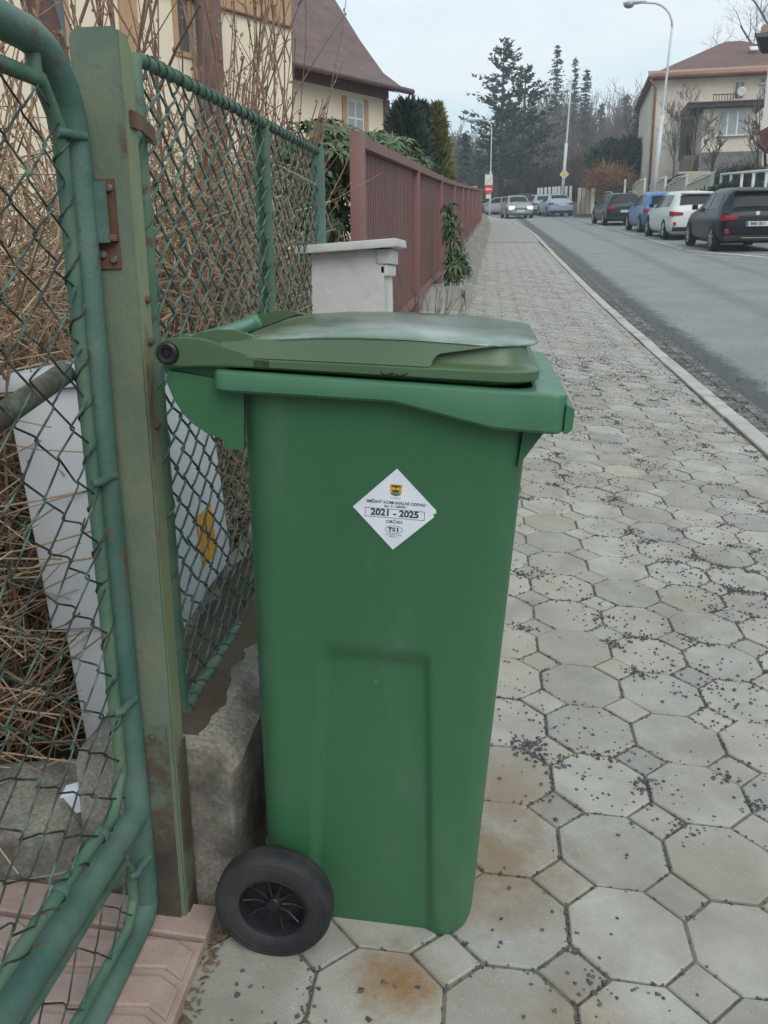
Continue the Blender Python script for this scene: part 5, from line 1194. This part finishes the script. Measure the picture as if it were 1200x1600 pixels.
hbox(1063, 1077, 220, 250, .062, .10, 'dark', 'door'); hbox(1055, 1170, 187.5, 193.5, -.0, 3.0, 'dark', 'porch_roof'); hbox(1055, 1170, 186.3, 187.4, .0, 3.08, 'copper', 'porch_roof_edge')
window(1103, 1146, 198, 231, 2.5, 3, m='curtain')
hbox(1060, 1080, 254, 312, .0, 2.0, 'stone', 'steps'); hbox(1062, 1080, 262, 290, 2.01, 2.05, 'roof_red', 'gate_panel')
for px in (1057, 1069): hbox(px, px + 2, 194, 255, 2.3, 2.42, 'dark', 'porch_post')
q = MB(); C_ = hp(1144, 163, .35); q.lathe([(.0001, -.05), (.15, -.035), (.26, .0), (.265, .01), (.15, -.02), (.0001, -.035)], C_, -E2 + E1 * -.2, 20); q.build('satellite_dish', M['offwhite'], rh, smooth=True)
for i in range(8): hbox(1092 + i * 4, 1093 + i * 4, 178, 186.2, 2.9, 2.94, 'dark', 'baluster')
hbox(1091, 1123, 177, 178, 2.88, 2.96, 'dark', 'handrail')

nbh = thing('white_house', 'white rendered house corner with dark eave at the right edge of the picture', 'house', tuple(at(1192, 300, 30)))
def nb(px0, px1, py0, py1, d0, d1, m, nm):
    q = MB(); a = at(px0, py1, d0); b_ = at(px1, py1, d0); zt3 = at(px0, py0, d0).z; v = b_ - a; v.z = 0
    q.obox(a, v, Vector((a.x - CAM[0] + .15 * (a.y - CAM[1]), a.y - CAM[1], 0)).normalized() * (d1 - d0), (0, 0, zt3 - a.z)); return q.build(nm, M[m], nbh)
nb(1190, 1400, 70, 206, 30, 38, 'offwhite', 'upper_wall'); nb(1196, 1400, 240, 320, 31, 38, 'offwhite', 'lower_wall')
q = MB(); a = at(1181, 208, 29.6); q.add([a, at(1200, 198, 29.6), at(1420, 198, 29.6), at(1420, 240, 31), at(1196, 240, 31), at(1186, 232, 30.2)], [(0, 1, 2, 3, 4, 5)]); q.build('timber_jetty', M['brown_trim'], nbh)
q = MB(); e_ = [at(1184, 58, 29), at(1440, 40, 29), at(1440, 72, 30.2), at(1191, 84, 30.2)]; q.add(e_ + [p + Vector((0, .5, .25)) for p in e_], [(0, 1, 2, 3), (4, 7, 6, 5), (0, 3, 7, 4), (0, 4, 5, 1), (1, 5, 6, 2), (2, 6, 7, 3)]); q.build('eave', M['dark'], nbh)
q = MB(); q.tube([at(1184, 212, 29.5), at(1186, 225, 29.6), at(1195, 232, 30.2), at(1196, 260, 30.6)], .05, 8); q.build('downpipe', M['gutter_m'], nbh, smooth=True)

# garage, retaining wall, fences along the far side of the street
gar = thing('garage', 'flat-roofed cream garage with lilac door behind the white car', 'garage', tuple(at(1075, 310, 43)))
def gbox(px0, px1, py0, py1, d, th, m, nm, par=None):
    q = MB(); a = at(px0, py1, d); b_ = at(px1, py1, d); v = b_ - a; v.z = 0; q.obox(a, v, Vector((0, 1, 0)) * th, (0, 0, at(px0, py0, d).z - a.z)); return q.build(nm, M[m], par or gar)
gbox(1066, 1118, 272, 340, 43, 5, 'cream_panel', 'wall'); gbox(1060, 1122, 268, 272, 42.7, 5.6, 'cream_panel', 'roof_slab'); gbox(1078, 1106, 281, 340, 42.94, .05, 'lilac', 'door')
gbox(1118.5, 1260, 268, 340, 41, 5, 'cream_panel', 'side_wall')
WX = 8.55
rw = thing('retaining_wall', 'grey stone retaining wall below the cream panel fence', 'wall', (WX, 40, float(zs(40))))
for k in range(20):
    ya = 20 + k * 2.0; yb = ya + 1.985; xa = WX + min(0, float(xk(ya)) - 1.3) * .9; q = MB(); q.box((xa, ya, float(zs(ya)) - .4), (xa + .35, yb, float(zs(yb)) + .78)); q.build('wall_block', M['stone'], rw)
pf_ = thing('cream_panel_fence', 'cream panel fence with white arched frames behind the blue and white cars', 'fence', (WX + .1, 40, float(zs(40)) + .8))
for k in range(5):
    ya = 35.5 + k * 4.4; yb = ya + 4.4; z0 = float(zs(ya)) + .80; z1 = z0 + 1.32; x = WX + .12 + min(0, float(xk(ya)) - 1.3) * .9
    q = MB(); q.box((x, ya + .1, z0), (x + .05, yb - .1, z1 - .10)); q.build('panel', M['cream_panel'], pf_)
    q = MB(); q.box((x - .03, ya - .06, z0 - .1), (x + .08, ya + .06, z1 - .02)); q.build('post', M['white'], pf_)
    q = MB(); q.tube([(x, ya + (yb - ya) * t, z1 - .10 + .14 * math.sin(math.pi * t)) for t in np.linspace(0, 1, 9)], .035, 6); q.tube([(x - .02, ya, z1 - .10), (x - .02, yb, z1 - .10)], .03, 6); q.build('arched_rail', M['white'], pf_, smooth=True)
wr = thing('white_railing', 'white tubular railing above the roof of the black car', 'railing', (WX + .1, 28, float(zs(28)) + .8))
ptop = lambda y: float(zs(y)) + 1.96
q = MB(); q.tube([(WX + .1, y, ptop(y)) for y in np.linspace(22, 34, 7)], .045, 8); q.build('handrail', M['white'], wr, smooth=True)
for y in np.arange(22.3, 34, 1.45):
    q = MB(); q.tube([(WX + .1, y, float(zs(y)) + .76), (WX + .1, y, ptop(y))], .05, 8); q.build('baluster', M['white'], wr, smooth=True)
pw = thing('concrete_post_fence', 'row of pale concrete fence posts beyond the dark green estate car', 'fence', tuple(at(880, 310, 66)))
for k, px in enumerate((841, 846, 852, 858, 864, 868, 873, 884, 891)):
    d = 68 - k * .6; a = at(px, 312, d); q = MB(); q.cbox((a.x - .10, a.y, a.z - .5), (a.x + .10, a.y + .16, at(px, 294 - k * .4, d).z), .01); q.build('post', M['offwhite'], pw)
for (px, d) in ((905, 55), (912, 54), (919, 53), (926, 52)):
    a = at(px, 318, d); q = MB(); q.cbox((a.x - .11, a.y, a.z - .6), (a.x + .11, a.y + .2, at(px, 294, d).z), .02); q.build('pier', M['cream_panel'], pw)
for (px0, px1, d) in ((836, 900, 69), (898, 932, 55)):
    a, b_ = at(px0, 316, d), at(px1, 316, d - 1); q = MB(); q.obox(a + Vector((0, .25, -1.2)), (b_ - a), (0, .3, 0), (0, 0, 1.25)); q.build('wall', M['stone'], pw)

# ------------------------------------------------------------------ lamps and signs
M['red_sign'] = mat('sign_red', lin(205, 50, 48), rough=.45); M['yellow_sign'] = mat('sign_yellow', lin(225, 190, 70), rough=.45); M['sign_grey'] = mat('sign_back', (.42, .43, .43), (.36, .37, .37), 8, rough=.5)
def lamp(label, foot, ztop, reach, bend, r, head=True, lean=(0, 0), name='street_lamp'):
    t = thing(name, label, 'street lamp', tuple(foot)); F_ = Vector(foot); T_ = Vector((F_.x + lean[0], F_.y + lean[1], ztop)); q = MB(); hgt = ztop - F_.z; m1 = F_.lerp(T_, .55)
    q.tube([F_, F_.lerp(T_, .3), m1], r, 10); q.tube([m1, F_.lerp(T_, .56), F_.lerp(T_, .8), T_], r * .62, 10, r2=r * .5); q.build('pole', M['steel'], t, smooth=True)
    if head:
        R_ = bend; d = Vector(reach).normalized(); L = Vector(reach).length; q = MB(); P = [T_ + d * (R_ - R_ * math.cos(a)) + Vector((0, 0, R_ * math.sin(a))) for a in [math.radians(15 * i) for i in range(7)]]
        q.tube(P + [T_ + d * L + Vector((0, 0, R_ + .06))], r * .48, 8); q.build('arm', M['steel'], t, smooth=True)
        h_ = T_ + d * L + Vector((0, 0, R_ + .06)); s_ = d.cross(Vector((0, 0, 1))); q = MB(); rows = []
        for u, w_, hh_ in ((-.35, .05, .03), (-.1, .13, .08), (.2, .16, .10), (.5, .14, .09), (.72, .03, .03)): rows.append([h_ + d * u + s_ * w_ * math.cos(a) + Vector((0, 0, hh_ * math.sin(a) + .02)) for a in [2 * math.pi * i / 10 for i in range(10)]])
        q.grid(rows, closed=True); q.build('lamp_head', M['white'], t, smooth=True)
        q = MB(); rows = []
        for u, w_, hh_ in ((.18, .02, .02), (.25, .15, .12), (.42, .18, .17), (.6, .14, .12), (.68, .02, .02)): rows.append([h_ + d * u + s_ * w_ * math.cos(a) + Vector((0, 0, -.06 + hh_ * math.sin(a))) for a in [2 * math.pi * i / 10 for i in range(10)]])
        q.grid(rows, closed=True); q.build('lamp_cover', M['curtain'], t, smooth=True)
    return t
f_ = at(1018, 322, 42); tp_ = at(1036, 62, 42); lp = lamp('tall pale street lamp with bent arm in front of the hip-roofed house', (f_.x, f_.y, f_.z - .5), tp_.z, (-1.55, .25, 0), 1.1, .105, True, (tp_.x - f_.x, 0))
f_ = at(877, 318, 61); tp_ = at(888, 142, 61); l2 = lamp('white pole carrying a yellow diamond sign beyond the dark green estate', (f_.x, f_.y, f_.z - .6), tp_.z, (-1, 0, 0), .5, .11, False, (tp_.x - f_.x, 0), 'lamp_pole')
q = MB(); c = at(880.5, 274, 61); c.y = l2.location.y - .14; q.prism([(c.x + .34 * a, c.z + .34 * b_) for a, b_ in ((0, 1), (-1, 0), (0, -1), (1, 0))], 'y', c.y - .02, c.y); ds = q.build('priority_sign', M['white'], l2)
q = MB(); q.prism([(c.x + .22 * a, c.z + .22 * b_) for a, b_ in ((0, 1), (-1, 0), (0, -1), (1, 0))], 'y', c.y - .027, c.y - .0205); q.build('sign_face', M['yellow_sign'], ds)
f_ = at(765, 338, 62); tp_ = at(764.5, 207, 62); l3 = lamp('grey street lamp with a no-entry sign at the end of the red-brown fence', (f_.x, f_.y, f_.z - .4), tp_.z, (-.95, 0, 0), .55, .07)
c = at(763.5, 297, 62); c.y = l3.location.y - .10; q = MB(); q.lathe([(.0001, .02), (.31, .02), (.31, 0), (.0001, 0)], c, (0, -1, 0), 24); ne = q.build('no_entry_sign', M['red_sign'], l3)
q = MB(); q.box((c.x - .20, c.y - .028, c.z - .055), (c.x + .20, c.y - .0215, c.z + .055)); q.build('white_bar', M['white'], ne)
c = at(764, 282.5, 62); c.y = l3.location.y - .10; q = MB(); q.box((c.x - .28, c.y - .02, c.z - .36), (c.x + .26, c.y, c.z + .34)); sg = q.build('sign_board', M['white'], l3)
q = MB(); q.obox((c.x - .18, c.y - .027, c.z - .22), (.34, 0, .42), (0, .0065, 0), (.05, 0, -.04)); q.build('sign_stripe', M['sign_grey'], sg)
c = at(763, 308, 62); c.y = l3.location.y - .10; q = MB(); q.box((c.x - .17, c.y - .02, c.z - .14), (c.x + .17, c.y, c.z + .14)); q.build('lower_plate', M['white'], l3)
c = at(741, 297, 46); ys_o = thing('give_way_sign', 'back of a triangular sign above the far red-brown fence', 'sign', (c.x, c.y, c.z - 2.2)); q = MB(); q.prism([(c.x - .30, c.z + .2), (c.x + .16, c.z + .2), (c.x - .05, c.z - .26)], 'y', c.y, c.y + .02); q.build('plate', M['sign_grey'], ys_o); q = MB(); q.tube([(c.x - .06, c.y + .05, c.z - 2.2), (c.x - .06, c.y + .05, c.z + .2)], .03, 8); q.build('post', M['steel'], ys_o)
for (px, top, arm, lab) in ((843, 222, 232, 'left of two far double-armed lamps against the wood'), (870.5, 229, 238, 'right of two far double-armed lamps against the wood')):
    a = at(px, 300, 100); t = thing('double_arm_lamp', lab, 'street lamp', tuple(a)); q = MB(); q.tube([a, at(px, top, 100)], .09, 8); q.build('pole', M['steel'], t)
    q = MB(); q.tube([at(px - 16, arm - .5, 100), at(px, arm + .5, 100), at(px + 18, arm - 2.5, 100)], .06, 6); q.build('arms', M['steel'], t)
    for dx in (-18, 18): q = MB(); c = at(px + dx, arm - (.4 if dx < 0 else 2.6), 100); q.cbox((c.x - .35, c.y - .2, c.z - .10), (c.x + .35, c.y + .2, c.z + .10), .05); q.build('lamp_head', M['white'], t)

# ------------------------------------------------------------------ cars
M['tyre'] = mat('car_tyre', (.012, .012, .013), rough=.85); M['alloy'] = mat('alloy_wheel', (.42, .43, .45), rough=.35, metal=.6)
M['carglass'] = mat('car_glass', (.014, .018, .020), rough=.12, spec=.12); M['tail'] = mat('tail_light', (.40, .018, .020), (.28, .012, .014), 14, rough=.2, spec=.6)
M['plate'] = mat('number_plate', (.62, .63, .66), rough=.5); M['trim_black'] = mat('car_trim', (.014, .014, .015), (.02, .02, .02), 20, rough=.6)
M['chrome'] = mat('chrome_strip', (.6, .6, .6), rough=.25, metal=.8); M['euro'] = mat('plate_blue', (.02, .06, .35), rough=.5)
M['headlight'] = mat('lit_headlight', (.8, .8, .75), rough=.2, emit=(1, .93, .78, 6)); M['lamp_lens'] = mat('clear_lens', (.5, .5, .5), rough=.15)
def paint(name, c): M[name] = mat(name, c, rough=.3, spec=.22, coat=.12); return name
paint('car_black', (.008, .009, .012)); paint('car_white', (.66, .66, .65)); paint('car_blue', (.075, .17, .35)); paint('car_green', (.015, .024, .022)); paint('car_pale_blue', (.30, .38, .46)); paint('car_silver', (.38, .39, .40)); paint('car_maroon', (.055, .03, .03)); paint('car_grey', (.26, .265, .265))
SHAPES = {  # stations from rear to front, as fractions of length: (y, bottom, top, half width low, half width top, belt)
 'hatch': [(0, .34, .72, .78, .70, .66), (.012, .26, .93, .88, .76, .90), (.05, .22, 1.02, .95, .72, .95), (.085, .2, 1.22, .97, .68, .96), (.12, .19, 1.41, .98, .66, .96), (.17, .18, 1.465, .99, .66, .95), (.30, .18, 1.49, 1, .67, .93), (.45, .18, 1.485, 1, .67, .91), (.56, .18, 1.42, 1, .67, .90), (.66, .18, 1.17, 1, .72, .90), (.72, .18, 1.02, .99, .80, .90), (.86, .19, .90, .97, .80, .82), (.95, .22, .76, .88, .70, .70), (1, .32, .60, .70, .60, .56)],
 'estate': [(0, .34, .70, .80, .72, .64), (.01, .25, .92, .90, .78, .88), (.03, .22, 1.04, .96, .74, .94), (.06, .2, 1.26, .98, .69, .95), (.085, .19, 1.42, .99, .67, .95), (.13, .18, 1.455, 1, .66, .95), (.30, .18, 1.47, 1, .67, .93), (.46, .18, 1.465, 1, .67, .91), (.57, .18, 1.39, 1, .67, .90), (.67, .18, 1.14, 1, .72, .90), (.73, .18, .99, .99, .80, .89), (.87, .19, .88, .97, .80, .81), (.955, .22, .74, .88, .70, .68), (1, .32, .60, .70, .60, .56)],
 'saloon': [(0, .34, .74, .80, .72, .68), (.012, .26, .98, .90, .76, .93), (.04, .22, 1.06, .95, .76, .97), (.12, .2, 1.09, .98, .76, .97), (.17, .19, 1.20, .99, .70, .96), (.24, .18, 1.38, 1, .66, .95), (.32, .18, 1.45, 1, .66, .94), (.45, .18, 1.46, 1, .67, .92), (.56, .18, 1.38, 1, .67, .91), (.66, .18, 1.14, 1, .72, .90), (.72, .18, 1.0, .99, .80, .89), (.86, .19, .89, .97, .80, .81), (.95, .22, .75, .88, .70, .69), (1, .32, .60, .70, .60, .56)],
}
RG = {'hatch': (.052, .105), 'estate': (.032, .072), 'saloon': (.165, .265)}      # rear glass
SG = {'hatch': (.17, .62), 'estate': (.12, .63), 'saloon': (.27, .62)}
def car(name, label, kind, col, x, y, L, Wd, H, yaw=0.0, detail=True, plate=None, rails=False, lights=False, badge=True):
    z = float(zr(x, y)); t = thing(name, label, 'car', (x, y, z), 'cars in the street'); sl0 = math.atan((float(zs(y + 2)) - float(zs(y - 2))) / 4)
    t.rotation_euler = (Matrix.Rotation(yaw, 4, 'Z') @ Matrix.Rotation(sl0 * math.cos(yaw), 4, 'X')).to_euler()
    S_ = SHAPES[kind]; hw = Wd / 2; hs = H / 1.47
    fy = [s[0] for s in S_]
    def sec(f):                                          # half section at fraction f
        b, tpz, wl, wt, be = [float(np.interp(f, fy, [s[i] for s in S_])) for i in range(1, 6)]; tpz *= hs; be *= hs
        be = min(be, tpz - .05); yy = (f - .5) * L
        return [(0, yy, b), (wl * hw * .86, yy, b), (wl * hw * .975, yy, b + .10), (wl * hw, yy, b + .28 * (be - b) + .05), (wl * hw * .995, yy, b + .72 * (be - b)), (wl * hw * .945, yy, be),
                (wt * hw + (wl * hw * .945 - wt * hw) * .08, yy, tpz - .075 * (1 if tpz - be > .2 else .4)), (wt * hw * .86, yy, tpz - .012), (wt * hw * .45, yy, tpz + .008), (0, yy, tpz + .014)]
    fs = sorted(set(list(np.linspace(.13, .95, 24)) + fy + [.006, .025, .035, .065, .1]))
    rows = []
    for f in fs:
        h_ = sec(f); rows.append(h_ + [(-a, b_, c_) for a, b_, c_ in h_[-2:0:-1]])
    q = MB(); q.grid(rows, closed=True); n = len(rows[0]); k = len(rows); q.f += [tuple(range(n))[::-1], tuple((k - 1) * n + j for j in range(n))]; q.mi += [0, 0]
    q.build('body', M[col], t, local=True, auto=50)
    def pt(f, u, off=.006):                              # u = position along the half section, sign gives the side
        h_ = sec(f); a = abs(u); j = min(len(h_) - 2, int(a)); fr_ = a - j; p = Vector(h_[j]).lerp(Vector(h_[j + 1]), fr_); p.x *= (1 if u >= 0 else -1); return p
    def patch(nm, m, f0, f1, u0, u1, nf=5, nu=5, off=.008, both=True, curve=None, par=None):
        for sgn in ((1, -1) if both else (1,)):
            b_ = MB(); R = []
            for i in range(nf + 1):
                f = f0 + (f1 - f0) * i / nf; lo, hi = (u0, u1) if curve is None else curve(i / nf); row = []
                for j in range(nu + 1):
                    u = lo + (hi - lo) * j / nu; p = pt(f, u); e = 1e-3; du = pt(f, u + .02) - pt(f, u - .02 if abs(u) > .02 else u); df = pt(min(1, f + .004), u) - pt(max(0, f - .004), u)
                    nm_ = df.cross(du); nm_ = nm_.normalized() if nm_.length > 1e-9 else Vector((0, 0, 1))
                    cen = Vector((0, p.y * .8, .75)); 
                    if nm_.dot(p - cen) < 0: nm_ = -nm_
                    p = p + nm_ * off; p.x *= sgn; row.append(p)
                R.append(row)
            b_.grid(R); o = b_.build(nm, M[m], par or t, local=True, smooth=True); fix_normals(o.data)
    r0_, r1_ = RG[kind]; q = MB(); R = []
    for i in range(6):                                   # rear window across the whole width
        f = r0_ + (r1_ - r0_) * i / 5; h_ = sec(f); tpx = h_[7][0] * 1.0; row = []
        for j in range(9):
            s_ = -1 + 2 * j / 8; u = 9 - abs(s_) * 2.15; p = pt(f, u); p.x = math.copysign(p.x, s_) if s_ else 0; row.append(p + Vector((0, -.012, .012)))
        R.append(row)
    q.grid(R); o = q.build('rear_window', M['carglass'], t, local=True, smooth=True)
    w0_, w1_ = .575, .70; q = MB(); R = []
    for i in range(6):
        f = w0_ + (w1_ - w0_) * i / 5; R.append([pt(f, 9 - abs(-1 + 2 * j / 8) * 2.2) * 1 for j in range(9)])
        for j in range(9):
            s_ = -1 + 2 * j / 8; R[-1][j].x = math.copysign(R[-1][j].x, s_) if s_ else 0; R[-1][j] += Vector((0, .012, .014))
    q.grid(R, flip=True); q.build('windscreen', M['carglass'], t, local=True, smooth=True)
    a0, a1 = SG[kind]; mid = a0 + (a1 - a0) * .48
    def cv(fa, fb):
        def g(tt):
            f = fa + (fb - fa) * tt; return (5.12, 5.12 + .80 * float(np.clip((f - a0 + .02) / .06, .25, 1)) * float(np.clip((a1 + .07 - f) / .13, .0, 1)))
        return g
    patch('side_window', 'carglass', a0, mid - .012, 0, 0, 5, 3, .007, True, cv(a0, mid - .012)); patch('side_window', 'carglass', mid + .012, a1 + .03, 0, 0, 7, 3, .007, True, cv(mid + .012, a1 + .03))
    # wheels
    wb0, wb1 = .185, .80; wr_ = .315
    for f in (wb0, wb1):
        for sgn in (1, -1):
            w = thing_part('wheel', t); yy = (f - .5) * L; xo = sgn * (hw * .985); ax = (sgn, 0, 0)
            q = MB(); q.lathe([(wr_ + .055, -.12), (wr_ + .055, -.002), (.02, .001)], (xo + sgn * .004, yy, wr_ + .02), ax, 24); q.build('wheel_arch', M['trim_black'], w, local=True)
            q = MB(); q.lathe([(.20, .012), (.215, .022), (wr_ - .02, .024), (wr_, .008), (wr_, -.17)], (xo, yy, wr_), ax, 28); q.build('tyre', M['tyre'], w, local=True, smooth=True)
            q = MB(); q.lathe([(.205, .018), (.19, .010), (.185, .004)], (xo, yy, wr_), ax, 24); q.lathe([(.055, .008), (.05, .020), (.0001, .022)], (xo, yy, wr_), ax, 12)
            for k in range(5):
                a = 2 * math.pi * k / 5 + .3; p0 = Vector((xo + sgn * .012, yy + math.cos(a) * .04, wr_ + math.sin(a) * .04)); p1 = Vector((xo + sgn * .012, yy + math.cos(a) * .195, wr_ + math.sin(a) * .195)); q.tube([p0, p1], .024, 5)
            q.build('rim', M['alloy'], w, local=True, auto=40)
    yr = -.5 * L
    def rear_pt(u, f): p = pt(f, abs(u)); p.x = math.copysign(p.x, u); return p
    # tail lights wrap round the rear corner
    for sgn in (1, -1):
        q = MB(); R = []; zc = (.80 if kind != 'saloon' else .86) * hs; hh_ = .080 if kind == 'hatch' else (.085 if kind == 'estate' else .075)
        for i in range(6):
            a = i / 5; f = .10 - .085 * min(1, a * 1.6); xx = [.975, .968, .945, .87, .71, .53][i] * hw * (1 if kind != 'estate' else 1.0); yy = [.085, .05, .018, -.004, -.014, -.018][i] * L * .35 + yr + .02
            R.append([(sgn * (xx + .006), yy - .012, zc + hh_ * (1.0 - .75 * abs(a - .25))), (sgn * (xx + .010), yy - .016, zc), (sgn * (xx + .006), yy - .010, zc - hh_ * (.85 - .65 * abs(a - .35)))])
        q.grid(R, flip=sgn < 0); q.build('tail_light', M['tail'], t, local=True, smooth=True)
    if plate is not None:
        pz = (.66 if kind != 'saloon' else .78) * hs; py_ = yr - (.012 if kind != 'saloon' else .010)
        q = MB(); q.cbox((-.26, py_ - .012, pz - .058), (.26, py_ + .06, pz + .058), .003); pl = q.build('number_plate', M['plate'], t, local=True)
        q = MB(); q.box((-.257, py_ - .0155, pz - .053), (-.215, py_ - .0125, pz + .053)); q.build('plate_band', M['euro'], pl, local=True)
        if plate:
            cu = bpy.data.curves.new('plate_lettering', 'FONT'); cu.body = plate; cu.size = .112; cu.align_x = 'CENTER'; cu.align_y = 'CENTER'; cu.offset = .002; o = text_object(cu, 'plate_lettering', M['ink'], pl); o.location = (.02, py_ - .0145, pz); o.rotation_euler = (math.pi / 2, 0, 0); o.scale = (.84, 1, 1)
    q = MB(); q.cbox((-hw * .86, yr - .022, .27), (hw * .86, yr + .14, .40), .02); q.build('bumper_skirt', M['trim_black'], t, local=True, auto=40)
    if detail:
        q = MB(); q.box((-hw * .40, yr - .028, .335), (hw * .40, yr - .0225, .355)); q.build('bumper_strip', M['chrome'], t, local=True)
        for sgn in (1, -1): q = MB(); q.cbox((sgn * hw * .80 - .045, yr - .01, .44), (sgn * hw * .80 + .045, yr + .05, .55), .01); q.build('reflector', M['tail'], t, local=True)
        q = MB(); h_ = sec(r1_ + .03); q.cbox((-h_[7][0], h_[7][1] - .22, h_[7][2] - .035), (h_[7][0], h_[7][1] + .02, h_[7][2] + .012), .012); q.build('spoiler', M[col], t, local=True, auto=40)
        q = MB(); q.tube([(0, (.16 - .5) * L, 1.47 * hs), (0, (.14 - .5) * L, 1.56 * hs)], .008, 5); q.build('aerial', M['trim_black'], t, local=True)
        q = MB(); q.tube([(.02, yr + .235, 1.04 * hs), (.40, yr + .245, 1.07 * hs)], .012, 5); q.build('wiper', M['trim_black'], t, local=True)
        if badge: q = MB(); q.lathe([(.0001, .01), (.05, .008), (.055, 0)], (0, yr + .035, .90 * hs), (0, -1, .12), 14); q.build('badge', M['chrome'], t, local=True)
    for sgn in (1, -1):
        q = MB(); q.cbox((sgn * (hw + .03) - .075, (.645 - .5) * L - .05, .95 * hs), (sgn * (hw + .03) + .075, (.645 - .5) * L + .05, 1.09 * hs), .03); q.build('mirror', M[col if col != 'car_white' else 'trim_black'], t, local=True, auto=50)
        if rails: q = MB(); q.tube([(sgn * hw * .62, (.13 - .5) * L, 1.47 * hs), (sgn * hw * .63, (.2 - .5) * L, 1.53 * hs), (sgn * hw * .63, (.5 - .5) * L, 1.53 * hs), (sgn * hw * .62, (.56 - .5) * L, 1.46 * hs)], .02, 6); q.build('roof_rail', M['steel'], t, local=True, smooth=True)
        hl = MB(); hl.cbox((sgn * hw * .68 - .15, .455 * L, .60), (sgn * hw * .68 + .15, .482 * L, .74), .03); hl.build('headlight', M['headlight' if lights else 'lamp_lens'], t, local=True, auto=50)
    if lights:
        q = MB(); q.cbox((-hw * .48, .47 * L, .50), (hw * .48, .497 * L, .64), .01); q.build('grille', M['trim_black'], t, local=True); q = MB(); q.cbox((-.26, .498 * L, .40), (.26, .506 * L, .50), .003); q.build('number_plate', M['plate'], t, local=True)
    return t
car('parked_car', 'black hatchback with white number plate, nearest of the parked cars', 'hatch', 'car_black', 6.36, 22.70, 4.05, 1.76, 1.50, .02, plate='8MB 0811')
car('parked_car', 'white estate car parked between the black and the blue cars', 'estate', 'car_white', 6.28, 28.9, 4.4, 1.78, 1.46, .02, plate='')
car('parked_car', 'bright blue hatchback parked in front of the white car', 'hatch', 'car_blue', 6.36, 34.4, 4.0, 1.72, 1.44, .03, plate='', detail=False)
car('parked_car', 'dark green estate car with pale roof rails', 'estate', 'car_green', 5.95, 42.7, 4.4, 1.74, 1.42, .06, plate='', rails=True, detail=False)
car('parked_car', 'light blue saloon at the far end of the parked row', 'saloon', 'car_pale_blue', 4.30, 61.3, 4.5, 1.78, 1.42, .13, plate='', detail=False)
car('parked_car', 'silver estate car half hidden ahead of the light blue saloon', 'estate', 'car_silver', 3.45, 66.3, 4.4, 1.76, 1.42, .16, detail=False)
car('parked_car', 'dark maroon car hidden furthest ahead in the parked row', 'estate', 'car_maroon', 2.55, 71.0, 4.5, 1.80, 1.55, .18, detail=False)
car('oncoming_car', 'grey car driving towards the viewer with its headlights lit', 'saloon', 'car_grey', 1.62, 58.3, 4.3, 1.74, 1.42, math.pi + .10, detail=False, lights=True)
car('crossing_car', 'pale silver car crossing at the end of the street behind the signs', 'hatch', 'car_silver', .55, 74.5, 4.2, 1.76, 1.45, 1.25, detail=False)

# ------------------------------------------------------------------ thin winter haze
hz = MB(); hz.box((-222, -122, -4.6), (222, 322, 39)); hzm = bpy.data.materials.new('haze'); hzm.use_nodes = True; t = hzm.node_tree
t.nodes.remove(t.nodes['Principled BSDF']); pv = t.nodes.new('ShaderNodeVolumePrincipled'); pv.inputs['Color'].default_value = (.90, .94, 1, 1); pv.inputs['Density'].default_value = .0018
t.links.new(pv.outputs[0], t.nodes['Material Output'].inputs['Volume']); ho = hz.build('haze', hzm); tag(ho, 'thin pale winter haze over the far trees', 'haze', kind='stuff')
